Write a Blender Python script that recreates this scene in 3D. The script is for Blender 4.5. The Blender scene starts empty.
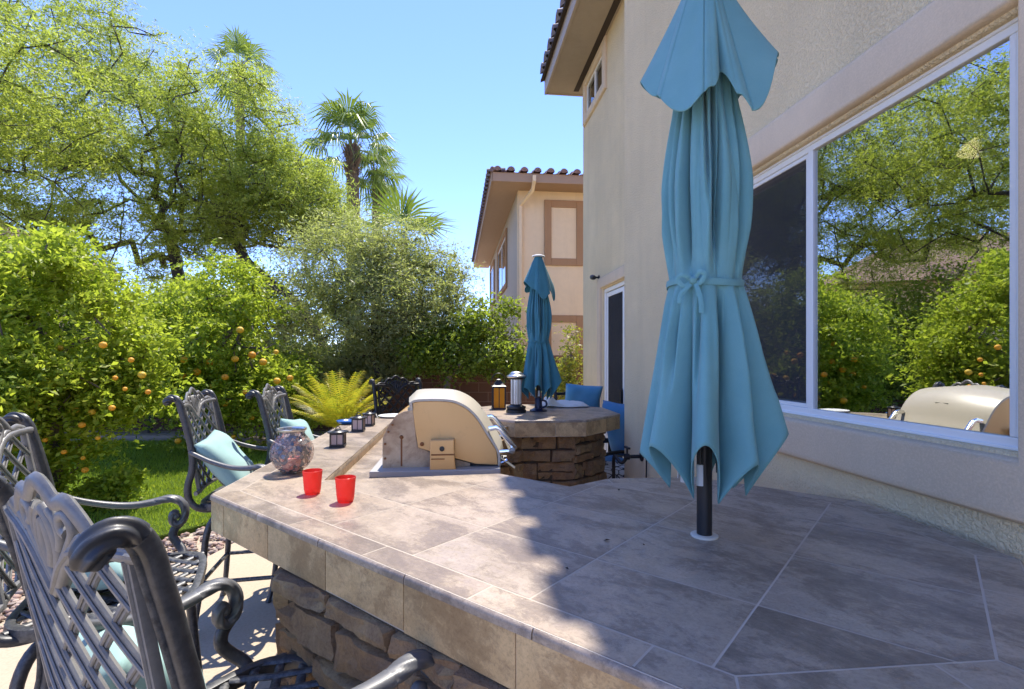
import bpy, bmesh, math, random
import numpy as np
from mathutils import Vector, Matrix
from mathutils import noise as mnoise

R = math.radians
scene = bpy.context.scene
COL = scene.collection
random.seed(7)
rng = np.random.default_rng(7)

# ------------------------------------------------------------------ camera, sky, sun, exposure
F = 513.0
CX, CY = 512.0, 358.0
CAMZ = 1.525
cam = bpy.data.cameras.new("camera")
cam.sensor_width = 36.0
cam.lens = 36.0 * F / 1024.0
cam.shift_y = (CY - 344.5) / 1024.0
cam.clip_start = 0.02
cam.clip_end = 2000
camo = bpy.data.objects.new("camera", cam)
camo.location = (0, 0, CAMZ)
camo.rotation_euler = (R(90), 0, 0)
COL.objects.link(camo)
scene.camera = camo

SUN = Vector((0.068, 0.45, 1.0)).normalized()
sun_el = math.asin(SUN.z)
sun_az = math.atan2(SUN.x, SUN.y)
world = bpy.data.worlds.new("World")
scene.world = world
world.use_nodes = True
wn = world.node_tree
sky = wn.nodes.new("ShaderNodeTexSky")
sky.sky_type = 'NISHITA'
sky.sun_disc = False
sky.sun_elevation = sun_el
sky.sun_rotation = sun_az
sky.altitude = 2000
sky.air_density = 0.9
sky.dust_density = 0.0
sky.ozone_density = 5.0
bg = wn.nodes["Background"]
bg.inputs[1].default_value = 0.11
tint = wn.nodes.new("ShaderNodeMix")
tint.data_type = 'RGBA'
tint.blend_type = 'MULTIPLY'
tint.inputs[0].default_value = 1.0
tint.inputs[7].default_value = (0.82, 0.79, 1.0, 1)
wn.links.new(sky.outputs[0], tint.inputs[6])
wn.links.new(tint.outputs[2], bg.inputs[0])

sl = bpy.data.lights.new("sun", 'SUN')
sl.energy = 2.0
sl.angle = R(0.5)
sl.color = (1.0, 0.93, 0.82)
slo = bpy.data.objects.new("sun", sl)
slo.rotation_euler = SUN.to_track_quat('Z', 'Y').to_euler()
slo.location = (0, 0, 12)
COL.objects.link(slo)

scene.view_settings.view_transform = 'Standard'
scene.view_settings.look = 'None'
scene.view_settings.gamma = 1.0
scene.view_settings.exposure = 2.12
scene.view_settings.use_curve_mapping = False
scene.render.engine = 'CYCLES'
scene.cycles.max_bounces = 10
scene.cycles.diffuse_bounces = 7
scene.cycles.transparent_max_bounces = 12
scene.cycles.caustics_reflective = False
scene.cycles.caustics_refractive = False
scene.cycles.use_denoising = True


# ------------------------------------------------------------------ helpers: objects
def tag(o, label=None, cat=None, group=None, kind=None):
    if label: o["label"] = label
    if cat: o["category"] = cat
    if group: o["group"] = group
    if kind: o["kind"] = kind
    return o


def empty(name, loc=(0, 0, 0), rz=0.0, label=None, cat=None, group=None):
    o = bpy.data.objects.new(name, None)
    o.empty_display_size = 0.1
    o.location = loc
    o.rotation_euler = (0, 0, rz)
    COL.objects.link(o)
    return tag(o, label, cat, group)


def copy_tree(o, parent=None):
    c = o.copy()
    COL.objects.link(c)
    c.parent = parent
    for ch in list(o.children):
        copy_tree(ch, c)
    return c


def link_mesh(name, me, mat=None, parent=None, smooth=None, bevel=0.0, segs=2):
    o = bpy.data.objects.new(name, me)
    if mat is not None:
        for m in (mat if isinstance(mat, (list, tuple)) else [mat]):
            me.materials.append(m)
    if smooth:
        me.polygons.foreach_set("use_smooth", [True] * len(me.polygons))
        if smooth < 179:
            me.set_sharp_from_angle(angle=R(smooth))
    COL.objects.link(o)
    o.parent = parent
    if bevel:
        b = o.modifiers.new("bevel", 'BEVEL')
        b.width = bevel
        b.segments = segs
        b.limit_method = 'ANGLE'
        b.angle_limit = R(40)
        b.harden_normals = False
    return o


def np_mesh(name, verts, faces_n, loops, uvs=None):
    """verts (N,3) array; faces_n: verts per face (int, constant); loops flat index array"""
    me = bpy.data.meshes.new(name)
    nf = len(loops) // faces_n
    me.vertices.add(len(verts))
    me.vertices.foreach_set("co", np.asarray(verts, np.float32).ravel())
    me.loops.add(len(loops))
    me.loops.foreach_set("vertex_index", np.asarray(loops, np.int32))
    me.polygons.add(nf)
    me.polygons.foreach_set("loop_start", np.arange(0, nf * faces_n, faces_n, dtype=np.int32))
    me.update(calc_edges=True)
    return me


class MB:
    def __init__(s):
        s.v, s.f, s.mi, s.uv = [], [], [], {}
        s.cur = 0

    def add(s, vs, fs, M=None):
        b = len(s.v)
        for p in vs:
            p = Vector(p)
            if M is not None: p = M @ p
            s.v.append(tuple(p))
        for f in fs:
            s.f.append(tuple(b + i for i in f))
            s.mi.append(s.cur)

    def box(s, c, size, rz=0.0, M=None):
        x, y, z = (q / 2 for q in size)
        T = Matrix.Translation(c) @ Matrix.Rotation(rz, 4, 'Z')
        if M is not None: T = M @ T
        vs = [(i, j, k) for k in (-z, z) for i, j in ((-x, -y), (x, -y), (x, y), (-x, y))]
        s.add(vs, [(3, 2, 1, 0), (4, 5, 6, 7), (0, 1, 5, 4), (1, 2, 6, 5), (2, 3, 7, 6), (3, 0, 4, 7)], T)

    def bx(s, x0, x1, y0, y1, z0, z1, M=None):
        s.box(((x0 + x1) / 2, (y0 + y1) / 2, (z0 + z1) / 2), (abs(x1 - x0), abs(y1 - y0), abs(z1 - z0)), 0, M)

    def prism(s, poly, z0, z1, M=None, top=True, bottom=True):
        n = len(poly)
        vs = [(p[0], p[1], z0) for p in poly] + [(p[0], p[1], z1) for p in poly]
        fs = [(i, (i + 1) % n, n + (i + 1) % n, n + i) for i in range(n)]
        if top: fs.append(tuple(range(n, 2 * n)))
        if bottom: fs.append(tuple(reversed(range(n))))
        s.add(vs, fs, M)

    def lathe(s, prof, n=24, c=(0, 0, 0), M=None, cap=True):
        """prof: list of (r, z)"""
        vs, fs = [], []
        for r, z in prof:
            for i in range(n):
                a = 2 * math.pi * i / n
                vs.append((c[0] + r * math.cos(a), c[1] + r * math.sin(a), c[2] + z))
        for k in range(len(prof) - 1):
            for i in range(n):
                j = (i + 1) % n
                fs.append((k * n + i, k * n + j, (k + 1) * n + j, (k + 1) * n + i))
        if cap:
            if prof[0][0] > 1e-5: fs.append(tuple(reversed(range(n))))
            if prof[-1][0] > 1e-5: fs.append(tuple(range((len(prof) - 1) * n, len(prof) * n)))
        s.add(vs, fs, M)

    def sweep(s, pts, w, h=None, n=8, up=(0, 0, 1), sq=1.0, twist=0.0, lobes=0, lamp=0.0, closed=False, M=None, upf=None):
        """superellipse section swept along pts; w,h half sizes (scalar or list)"""
        P = [Vector(p) for p in pts]
        m = len(P)
        W = w if isinstance(w, (list, tuple)) else [w] * m
        H = (h if isinstance(h, (list, tuple)) else [h] * m) if h is not None else W
        vs, fs = [], []
        dist = 0
        prevS = None
        for i in range(m):
            if closed:
                t = P[(i + 1) % m] - P[i - 1]
            else:
                t = P[min(i + 1, m - 1)] - P[max(i - 1, 0)]
            if t.length < 1e-9: t = Vector((0, 0, 1))
            t.normalize()
            if i: dist += (P[i] - P[i - 1]).length
            u = Vector(upf[i]) if upf else Vector(up)
            sd = t.cross(u)
            if sd.length < 1e-3:
                sd = prevS.copy() if prevS else t.orthogonal()
            sd.normalize()
            if prevS is not None and not upf and sd.dot(prevS) < 0: sd = -sd
            prevS = sd
            nn = sd.cross(t).normalized()
            for k in range(n):
                a = 2 * math.pi * k / n
                ca, sa = math.cos(a), math.sin(a)
                if sq != 1.0:
                    ca = math.copysign(abs(ca) ** sq, ca)
                    sa = math.copysign(abs(sa) ** sq, sa)
                q = 1.0
                if lobes: q = 1.0 + lamp * math.cos(lobes * (a + twist * dist))
                vs.append(P[i] + sd * (ca * W[i] * q) + nn * (sa * H[i] * q))
        for i in range(m - 1 if not closed else m):
            j = (i + 1) % m
            for k in range(n):
                l = (k + 1) % n
                fs.append((i * n + k, i * n + l, j * n + l, j * n + k))
        if not closed:
            fs.append(tuple(reversed(range(n))))
            fs.append(tuple(range((m - 1) * n, m * n)))
        s.add(vs, fs, M)

    def build(s, name, mat=None, parent=None, smooth=40, bevel=0.0, segs=2, fix=True):
        me = bpy.data.meshes.new(name)
        me.from_pydata(s.v, [], s.f)
        if any(s.mi):
            me.polygons.foreach_set("material_index", s.mi)
        if fix:
            bm = bmesh.new()
            bm.from_mesh(me)
            bmesh.ops.recalc_face_normals(bm, faces=bm.faces)
            bm.to_mesh(me)
            bm.free()
        me.update()
        return link_mesh(name, me, mat, parent, smooth, bevel, segs)


def catmull(pts, k=6):
    P = [Vector(p) for p in pts]
    out = []
    for i in range(len(P) - 1):
        p0, p1, p2, p3 = P[max(i - 1, 0)], P[i], P[i + 1], P[min(i + 2, len(P) - 1)]
        for j in range(k):
            t = j / k
            out.append(0.5 * ((2 * p1) + (p2 - p0) * t + (2 * p0 - 5 * p1 + 4 * p2 - p3) * t * t + (3 * p1 - p0 - 3 * p2 + p3) * t ** 3))
    out.append(P[-1])
    return out


def pix(u, v, Y):
    return Vector(((u - CX) / F * Y, Y, CAMZ - (v - CY) / F * Y))


# ------------------------------------------------------------------ helpers: materials
class NT:
    def __init__(s, name):
        s.m = bpy.data.materials.new(name)
        s.m.use_nodes = True
        s.t = s.m.node_tree
        s.out = s.t.nodes["Material Output"]
        s.p = s.t.nodes["Principled BSDF"]

    def n(s, typ, **kw):
        nd = s.t.nodes.new("ShaderNode" + typ)
        for k, v in kw.items():
            if k[0] == 'i' and k[1:].isdigit():
                s.inp(nd, int(k[1:]), v)
            else:
                setattr(nd, k, v)
        return nd

    def inp(s, nd, i, v):
        if hasattr(v, "node") and hasattr(v, "is_output"):
            s.t.links.new(v, nd.inputs[i])
        else:
            nd.inputs[i].default_value = v

    def coord(s, which="Object"):
        return s.n("TexCoord").outputs[which]

    def mapping(s, vec, scale=(1, 1, 1), rot=(0, 0, 0), loc=(0, 0, 0)):
        m = s.n("Mapping")
        s.inp(m, 0, vec)
        m.inputs["Scale"].default_value = scale
        m.inputs["Rotation"].default_value = rot
        m.inputs["Location"].default_value = loc
        return m.outputs[0]

    def noise(s, vec, scale, detail=4, rough=0.55, dist=0.0):
        q = s.n("TexNoise")
        s.inp(q, "Vector", vec)
        q.inputs["Scale"].default_value = scale
        q.inputs["Detail"].default_value = detail
        q.inputs["Roughness"].default_value = rough
        q.inputs["Distortion"].default_value = dist
        return q.outputs["Fac"]

    def voro(s, vec, scale, feature='F1', out="Distance", rand=1.0):
        q = s.n("TexVoronoi", feature=feature)
        s.inp(q, "Vector", vec)
        q.inputs["Scale"].default_value = scale
        q.inputs["Randomness"].default_value = rand
        return q.outputs[out]

    def ramp(s, fac, stops, interp='LINEAR'):
        q = s.n("ValToRGB")
        s.inp(q, 0, fac)
        cr = q.color_ramp
        cr.interpolation = interp
        while len(cr.elements) < len(stops): cr.elements.new(0.5)
        for e, (p, c) in zip(cr.elements, stops):
            e.position = p
            e.color = (c if len(c) == 4 else tuple(c) + (1,)) if not isinstance(c, (int, float)) else (c, c, c, 1)
        return q.outputs[0]

    def mix(s, fac, a, b, mode='MIX'):
        q = s.n("Mix", data_type='RGBA', blend_type=mode)
        s.inp(q, 0, fac)
        for i, v in ((6, a), (7, b)):
            if isinstance(v, (tuple, list)) and len(v) == 3: v = tuple(v) + (1,)
            s.inp(q, i, v)
        return q.outputs[2]

    def math(s, op, a, b=0.0, c=0.0):
        q = s.n("Math", operation=op)
        s.inp(q, 0, a); s.inp(q, 1, b); s.inp(q, 2, c)
        return q.outputs[0]

    def bump(s, h, strength=0.3, dist=0.01, normal=None):
        q = s.n("Bump")
        s.inp(q, "Height", h)
        q.inputs["Strength"].default_value = strength
        q.inputs["Distance"].default_value = dist
        if normal is not None: s.inp(q, "Normal", normal)
        return q.outputs[0]

    def set(s, **kw):
        names = dict(color="Base Color", rough="Roughness", metal="Metallic", spec="Specular IOR Level", normal="Normal",
                     trans="Transmission Weight", ior="IOR", sheen="Sheen Weight", coat="Coat Weight", emit="Emission Color",
                     emits="Emission Strength", alpha="Alpha", coatr="Coat Roughness")
        for k, v in kw.items():
            if isinstance(v, (tuple, list)) and len(v) == 3: v = tuple(v) + (1,)
            s.inp(s.p, names[k], v)
        return s.m


def simple(name, col, rough=0.5, metal=0.0, var=0.12, scale=8.0, bump=0.0, bscale=60.0, bd=0.003, spec=0.5):
    k = NT(name)
    c = k.coord()
    nz = k.noise(c, scale, 5, 0.6)
    dark = tuple(q * (1 - var) for q in col)
    lite = tuple(min(1, q * (1 + var)) for q in col)
    k.set(color=k.mix(nz, dark, lite), rough=rough, metal=metal, spec=spec)
    if bump:
        k.set(normal=k.bump(k.noise(c, bscale, 4, 0.6), bump, bd))
    return k.m


M = {}


def mat_stucco(name, base, lump=26.0, strength=0.5, stain=0.25, dist=0.012):
    k = NT(name)
    c = k.coord()
    big = k.noise(c, 1.1, 4, 0.6)
    mid = k.noise(c, 9.0, 5, 0.65)
    fine = k.noise(c, 160, 4, 0.7)
    lumps = k.ramp(k.noise(c, lump, 4, 0.55, 0.6), [(0.36, 0.0), (0.55, 0.75), (0.75, 1.0)])
    col = k.mix(k.ramp(big, [(0.35, 0), (0.7, 1)]), tuple(q * (1 - stain * 0.45) for q in base), base)
    col = k.mix(k.math('MULTIPLY', k.ramp(mid, [(0.4, 0), (0.8, 1)]), 0.35), col, tuple(q * 0.8 for q in base))
    col = k.mix(k.math('MULTIPLY', k.ramp(fine, [(0.45, 0), (0.62, 1)]), 0.30), col, tuple(min(1, q * 1.15) for q in base))
    streak = k.noise(k.mapping(c, (5.0, 5.0, 0.45)), 1.0, 6, 0.62)
    col = k.mix(k.math('MULTIPLY', k.ramp(streak, [(0.50, 0), (0.72, 1)]), 0.30), col, tuple(q * 0.72 for q in base))
    hgt = k.math('ADD', k.math('MULTIPLY', lumps, 1.0), k.math('MULTIPLY', fine, 0.35))
    k.set(color=col, rough=0.92, spec=0.15, normal=k.bump(hgt, strength, dist))
    return k.m


M['stucco'] = mat_stucco('stucco_house', (0.84, 0.68, 0.42), 95, 0.75, 0.35, 0.006)
M['stucco_trim'] = mat_stucco('stucco_trim', (0.74, 0.585, 0.405), 140, 0.28, 0.45, 0.003)
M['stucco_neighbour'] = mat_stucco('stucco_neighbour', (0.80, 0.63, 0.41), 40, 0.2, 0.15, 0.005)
M['stucco_neighbour_shaded'] = mat_stucco('stucco_neighbour_shaded', (0.50, 0.44, 0.36), 40, 0.2, 0.15, 0.005)  # same stucco on the side wall, its shade put into the colour
M['trim_brown'] = mat_stucco('trim_brown', (0.40, 0.24, 0.13), 60, 0.2, 0.15, 0.004)
M['fascia'] = simple('fascia_paint', (0.42, 0.34, 0.26), 0.6, var=0.08)
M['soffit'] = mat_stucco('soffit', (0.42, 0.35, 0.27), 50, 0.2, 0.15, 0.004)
M['soffit_n'] = simple('soffit_neighbour', (0.38, 0.25, 0.155), 0.7, var=0.08)
M['vinyl'] = simple('white_vinyl', (0.80, 0.80, 0.78), 0.35, var=0.03)
M['dark_vent'] = simple('dark_vent', (0.05, 0.035, 0.025), 0.8)
M['frame_grey'] = simple('white_shaded_frame', (0.72, 0.72, 0.70), 0.4, var=0.05)


def mat_rooftile(name, c1, c2):
    k = NT(name)
    c = k.coord()
    g = k.n("NewGeometry").outputs["Random Per Island"]
    col = k.ramp(g, [(0.0, c1), (0.5, c2), (1.0, tuple(0.6 * q for q in c1))])
    nz = k.noise(c, 14, 5, 0.6)
    col = k.mix(k.math('MULTIPLY', nz, 0.5), col, (0.34, 0.26, 0.22))
    k.set(color=col, rough=0.85, normal=k.bump(k.noise(c, 60, 4), 0.3, 0.004))
    return k.m


M['tile_roof'] = mat_rooftile('roof_tile_grey', (0.10, 0.085, 0.085), (0.16, 0.12, 0.10))
M['tile_roof_n'] = mat_rooftile('roof_tile_red', (0.26, 0.13, 0.10), (0.20, 0.11, 0.09))


def mat_glass(name, refl=0.42, tint=(0.72, 0.78, 0.76), rough=0.0):
    k = NT(name)
    tr = k.n("BsdfTransparent"); tr.inputs[0].default_value = tint + (1,)
    gl = k.n("BsdfGlossy"); gl.inputs["Roughness"].default_value = rough
    gl.inputs[0].default_value = (0.95, 0.97, 0.97, 1)
    c = k.coord()
    nz = k.noise(c, 1.6, 2, 0.5)
    bp = k.bump(nz, 0.02, 0.02)
    k.inp(gl, "Normal", bp)
    lw = k.n("LayerWeight"); lw.inputs[0].default_value = 0.35
    fac = k.math('ADD', k.math('MULTIPLY', lw.outputs["Fresnel"], 0.75), refl)
    fac = k.math('MINIMUM', fac, 0.95)
    mx = k.n("MixShader")
    k.inp(mx, 0, fac); k.inp(mx, 1, tr.outputs[0]); k.inp(mx, 2, gl.outputs[0])
    k.t.links.new(mx.outputs[0], k.out.inputs[0])
    return k.m


M['glass'] = mat_glass('window_glass', 0.58)
M['glass_dark'] = mat_glass('dark_glass', 0.10, (0.25, 0.28, 0.3))


def mat_screen():
    k = NT('insect_screen')
    tr = k.n("BsdfTransparent"); tr.inputs[0].default_value = (0.9, 0.9, 0.9, 1)
    df = k.n("BsdfDiffuse"); 
    c = k.coord()
    k.inp(df, 0, k.mix(k.noise(c, 3, 4), (0.045, 0.045, 0.05), (0.09, 0.09, 0.09)))
    mx = k.n("MixShader"); mx.inputs[0].default_value = 0.62
    k.inp(mx, 1, tr.outputs[0]); k.inp(mx, 2, df.outputs[0])
    k.t.links.new(mx.outputs[0], k.out.inputs[0])
    return k.m


M['screen'] = mat_screen()


def mat_porcelain(name, base, dark, light, apron=False):
    k = NT(name)
    geo = k.n("NewGeometry").outputs["Random Per Island"]
    c = k.coord()
    # offset the pattern on every tile
    off = k.n("CombineXYZ"); 
    k.inp(off, 0, k.math('MULTIPLY', geo, 37.0)); k.inp(off, 1, k.math('MULTIPLY', geo, 91.0)); k.inp(off, 2, k.math('MULTIPLY', geo, 13.0))
    va = k.n("VectorMath", operation='ADD'); k.inp(va, 0, c); k.inp(va, 1, off.outputs[0])
    v = va.outputs[0]
    vs = k.mapping(v, (1.0, 1.0, 1.0), (0, 0, R(50)))
    vs2 = k.mapping(vs, (1.0, 1.7, 1.3))
    cloud = k.noise(v, 3.2, 5, 0.6, 0.4)
    mask = k.noise(vs2, 4.2, 4, 0.6, 0.6)
    speck = k.noise(vs2, 24, 12, 0.82, 0.35)
    fine = k.noise(v, 150, 6, 0.75)
    chalk = k.noise(vs2, 15, 12, 0.80, 0.5)
    col = k.mix(k.ramp(cloud, [(0.32, 0), (0.68, 1)]), base, light)
    # crisp dark speckle gathered in drifts, pale chalky bloom in between
    dk = k.ramp(k.math('ADD', k.math('MULTIPLY', mask, 0.9), k.math('MULTIPLY', speck, 0.75)), [(0.80, 0.0), (0.86, 0.55), (1.0, 1.0)])
    col = k.mix(k.math('MULTIPLY', dk, (0.62 if apron else 0.76)), col, dark)
    ck = k.ramp(k.math('SUBTRACT', chalk, k.math('MULTIPLY', mask, 0.35)), [(0.34, 0.0), (0.42, 1.0)])
    col = k.mix(k.math('MULTIPLY', ck, 0.38), col, tuple(min(1, q * 1.30) for q in light))
    col = k.mix(k.math('MULTIPLY', k.ramp(fine, [(0.48, 0), (0.62, 1)]), 0.30), col, tuple(q * 0.8 for q in dark))
    tone = k.ramp(geo, [(0, (0.84, 0.82, 0.80)), (0.5, (1.0, 0.98, 0.95)), (1, (0.92, 0.93, 0.95))])
    col = k.mix(1.0, col, tone, 'MULTIPLY')
    hgt = k.math('ADD', k.math('MULTIPLY', dk, -0.5), k.math('MULTIPLY', chalk, 0.6))
    k.set(color=col, rough=k.ramp(speck, [(0.3, 0.26), (0.7, 0.46)]), spec=0.7, normal=k.bump(hgt, 0.35, 0.003))
    return k.m


M['tile'] = mat_porcelain('porcelain_tile', (0.34, 0.268, 0.20), (0.135, 0.10, 0.075), (0.42, 0.34, 0.26))
M['tile_apron'] = mat_porcelain('porcelain_apron', (0.52, 0.34, 0.16), (0.19, 0.105, 0.042), (0.62, 0.45, 0.235), True)
M['grout'] = simple('grout', (0.54, 0.47, 0.385), 0.9, var=0.12, scale=12)


def mat_stone():
    k = NT('ledger_stone')
    geo = k.n("NewGeometry").outputs["Random Per Island"]
    c = k.coord()
    base = k.ramp(geo, [(0.0, (0.40, 0.23, 0.11)), (0.25, (0.54, 0.35, 0.17)), (0.5, (0.32, 0.20, 0.115)), (0.75, (0.58, 0.41, 0.21)), (1.0, (0.40, 0.26, 0.15))])
    n1 = k.noise(c, 11, 7, 0.65, 0.5)
    n2 = k.noise(c, 45, 6, 0.7)
    col = k.mix(k.ramp(n1, [(0.35, 0), (0.7, 1)]), base, (0.24, 0.165, 0.11))
    col = k.mix(k.math('MULTIPLY', k.ramp(n2, [(0.5, 0), (0.75, 1)]), 0.5), col, (0.42, 0.31, 0.19))
    n3 = k.noise(c, 130, 6, 0.75)
    hgt = k.math('ADD', k.math('ADD', n1, k.math('MULTIPLY', n2, 0.6)), k.math('MULTIPLY', n3, 0.35))
    col = k.mix(k.math('MULTIPLY', k.ramp(n3, [(0.45, 0), (0.65, 1)]), 0.35), col, (0.12, 0.08, 0.05))
    k.set(color=col, rough=0.9, spec=0.2, normal=k.bump(hgt, 1.0, 0.016))
    return k.m


M['stone'] = mat_stone()
M['mortar'] = simple('stone_mortar', (0.10, 0.075, 0.05), 0.95, var=0.3, scale=20, bump=0.6, bscale=40, bd=0.01)


def mat_castalu(name, a, b, w):
    k = NT(name)
    c = k.coord()
    nz = k.noise(c, 22, 5, 0.6)
    wear = k.noise(c, 6, 4, 0.6)
    pt = k.n('NewGeometry').outputs['Pointiness']
    col = k.mix(nz, a, b)
    col = k.mix(k.math('MULTIPLY', k.ramp(wear, [(0.5, 0), (0.75, 1)]), 0.4), col, w)
    col = k.mix(k.math('MULTIPLY', k.math('MULTIPLY', k.ramp(pt, [(0.52, 0), (0.60, 1)]), k.ramp(k.noise(c, 60, 5, 0.7), [(0.42, 0), (0.62, 1)])), 0.30), col, (0.34, 0.34, 0.33))
    k.set(color=col, rough=k.ramp(nz, [(0.3, 0.38), (0.7, 0.54)]), metal=0.0, spec=0.6, coat=0.08, coatr=0.3, normal=k.bump(k.noise(c, 140, 4), 0.12, 0.002))
    return k.m


M['alu'] = mat_castalu('cast_aluminium', (0.016, 0.018, 0.024), (0.028, 0.031, 0.038), (0.07, 0.072, 0.075))
M['alu_worn'] = mat_castalu('cast_aluminium_worn', (0.12, 0.12, 0.122), (0.18, 0.178, 0.175), (0.28, 0.27, 0.25))
M['alu_arm'] = mat_castalu('cast_aluminium_arm', (0.07, 0.072, 0.078), (0.10, 0.103, 0.11), (0.18, 0.18, 0.175))
M['black'] = simple('black_metal', (0.012, 0.012, 0.014), 0.4, var=0.3)
M['blackplastic'] = simple('black_plastic', (0.014, 0.014, 0.016), 0.5, var=0.3)


def mat_fabric(name, col, col2=None, weave=900.0, transl=0.0, fade=0.25):
    k = NT(name)
    c = k.coord()
    n1 = k.noise(c, 5.0, 5, 0.6)
    wv = k.n("TexWave", wave_type='BANDS'); k.inp(wv, "Vector", c)
    wv.inputs["Scale"].default_value = weave
    n3 = k.noise(c, 420, 3, 0.6)
    col2 = col2 or tuple(min(1, q * (1 + fade)) + 0.015 for q in col)
    cc = k.mix(k.ramp(n1, [(0.35, 0), (0.7, 1)]), col, col2)
    cc = k.mix(k.math('MULTIPLY', n3, 0.30), cc, tuple(q * 0.6 for q in col))
    k.set(color=cc, rough=0.85, spec=0.2, sheen=0.25, normal=k.bump(n3, 0.15, 0.0015))
    if transl:
        td = k.n("BsdfTranslucent")
        k.inp(td, 0, cc)
        mx = k.n("MixShader"); mx.inputs[0].default_value = transl
        k.inp(mx, 1, k.p.outputs[0]); k.inp(mx, 2, td.outputs[0])
        k.t.links.new(mx.outputs[0], k.out.inputs[0])
    return k.m


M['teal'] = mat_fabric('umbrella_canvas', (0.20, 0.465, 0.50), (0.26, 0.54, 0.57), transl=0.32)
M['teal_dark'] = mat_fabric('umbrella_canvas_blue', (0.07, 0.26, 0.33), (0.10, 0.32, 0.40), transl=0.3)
M['aqua'] = mat_fabric('pillow_aqua', (0.30, 0.49, 0.46), (0.37, 0.56, 0.53))
M['blue'] = mat_fabric('cushion_blue', (0.03, 0.16, 0.33), (0.05, 0.22, 0.42))
M['skyblue'] = mat_fabric('pillow_sky_blue', (0.09, 0.29, 0.47), (0.14, 0.36, 0.54))
M['white_cloth'] = mat_fabric('white_cloth', (0.70, 0.70, 0.68), (0.80, 0.80, 0.78))


def mat_leaf(name, cols, transl=0.45, rough=0.45, spec=0.4):
    k = NT(name)
    g = k.n("NewGeometry").outputs["Random Per Island"]
    n = len(cols)
    col = k.ramp(g, [(i / (n - 1), c) for i, c in enumerate(cols)])
    c = k.coord()
    nz = k.noise(c, 1.3, 3, 0.6)
    col = k.mix(k.ramp(nz, [(0.35, 0.0), (0.7, 0.35)]), col, tuple(q * 1.35 for q in cols[-1]))
    k.set(color=col, rough=rough, spec=spec)
    td = k.n("BsdfTranslucent")
    k.inp(td, 0, k.mix(0.5, col, (0.50, 0.62, 0.05), 'MIX'))
    mx = k.n("MixShader"); mx.inputs[0].default_value = transl
    k.inp(mx, 1, k.p.outputs[0]); k.inp(mx, 2, td.outputs[0])
    k.t.links.new(mx.outputs[0], k.out.inputs[0])
    return k.m


M['leaf_citrus'] = mat_leaf('leaf_citrus', [(0.11, 0.20, 0.014), (0.23, 0.34, 0.024), (0.35, 0.44, 0.04), (0.48, 0.52, 0.06)], 0.58)
M['leaf_mesquite'] = mat_leaf('leaf_mesquite', [(0.07, 0.11, 0.02), (0.19, 0.25, 0.04), (0.32, 0.37, 0.07), (0.46, 0.48, 0.12)], 0.60)
M['leaf_olive'] = mat_leaf('leaf_olive', [(0.18, 0.20, 0.08), (0.28, 0.30, 0.13), (0.36, 0.37, 0.18), (0.44, 0.44, 0.24)], 0.55)
M['leaf_dark'] = mat_leaf('leaf_dark', [(0.06, 0.11, 0.015), (0.13, 0.20, 0.025), (0.22, 0.28, 0.04)], 0.55)
M['leaf_palm'] = mat_leaf('leaf_palm', [(0.035, 0.085, 0.015), (0.065, 0.13, 0.022), (0.09, 0.17, 0.03)], 0.30)
M['leaf_sago'] = mat_leaf('leaf_sago', [(0.13, 0.19, 0.02), (0.40, 0.36, 0.02), (0.62, 0.47, 0.03)], 0.45)
M['leaf_vine'] = mat_leaf('leaf_vine', [(0.08, 0.12, 0.02), (0.20, 0.22, 0.03), (0.34, 0.26, 0.04)], 0.4)
M['bark'] = simple('bark_dark', (0.055, 0.042, 0.034), 0.95, var=0.45, scale=14, bump=0.8, bscale=30, bd=0.02)
M['bark_grey'] = simple('bark_grey', (0.15, 0.12, 0.095), 0.95, var=0.4, scale=14, bump=0.8, bscale=30, bd=0.02)
M['bark_palm'] = simple('bark_palm', (0.17, 0.115, 0.075), 0.95, var=0.45, scale=9, bump=1.0, bscale=18, bd=0.04)
k = NT('orange_peel')
rn = k.n("ObjectInfo").outputs["Random"]
c = k.coord()
col = k.ramp(rn, [(0.0, (0.70, 0.24, 0.015)), (0.4, (0.78, 0.34, 0.02)), (0.75, (0.80, 0.44, 0.035)), (1.0, (0.55, 0.40, 0.03))])
col = k.mix(k.math('MULTIPLY', k.noise(c, 2.2, 4), 0.45), col, (0.50, 0.36, 0.03))
k.set(color=col, rough=0.5, spec=0.35, normal=k.bump(k.noise(c, 30, 3), 0.2, 0.03))
M['orange'] = k.m


def mat_ground():
    k = NT('ground_dirt')
    c = k.coord()
    a = k.noise(c, 0.7, 6, 0.6); b = k.noise(c, 18, 5, 0.7); v = k.voro(c, 26)
    col = k.mix(a, (0.40, 0.33, 0.25), (0.52, 0.44, 0.34))
    col = k.mix(k.math('MULTIPLY', k.ramp(v, [(0.1, 1), (0.5, 0)]), 0.5), col, (0.38, 0.30, 0.24))
    k.set(color=col, rough=0.95, spec=0.1, normal=k.bump(k.math('ADD', b, v), 0.8, 0.03))
    return k.m


def mat_concrete():
    k = NT('patio_concrete')
    c = k.coord()
    a = k.noise(c, 1.6, 6, 0.6); b = k.noise(c, 60, 5, 0.7)
    col = k.mix(a, (0.40, 0.325, 0.235), (0.50, 0.415, 0.30))
    col = k.mix(k.math('MULTIPLY', k.ramp(b, [(0.45, 0), (0.7, 1)]), 0.4), col, (0.27, 0.21, 0.145))
    k.set(color=col, rough=0.9, spec=0.2, normal=k.bump(b, 0.35, 0.004))
    return k.m


def mat_lawn():
    k = NT('lawn_soil')
    c = k.coord()
    a = k.noise(c, 3, 6, 0.6)
    k.set(color=k.mix(a, (0.05, 0.085, 0.012), (0.10, 0.15, 0.02)), rough=0.95, spec=0.1, normal=k.bump(k.noise(c, 60, 5), 1.0, 0.03))
    return k.m


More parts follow.
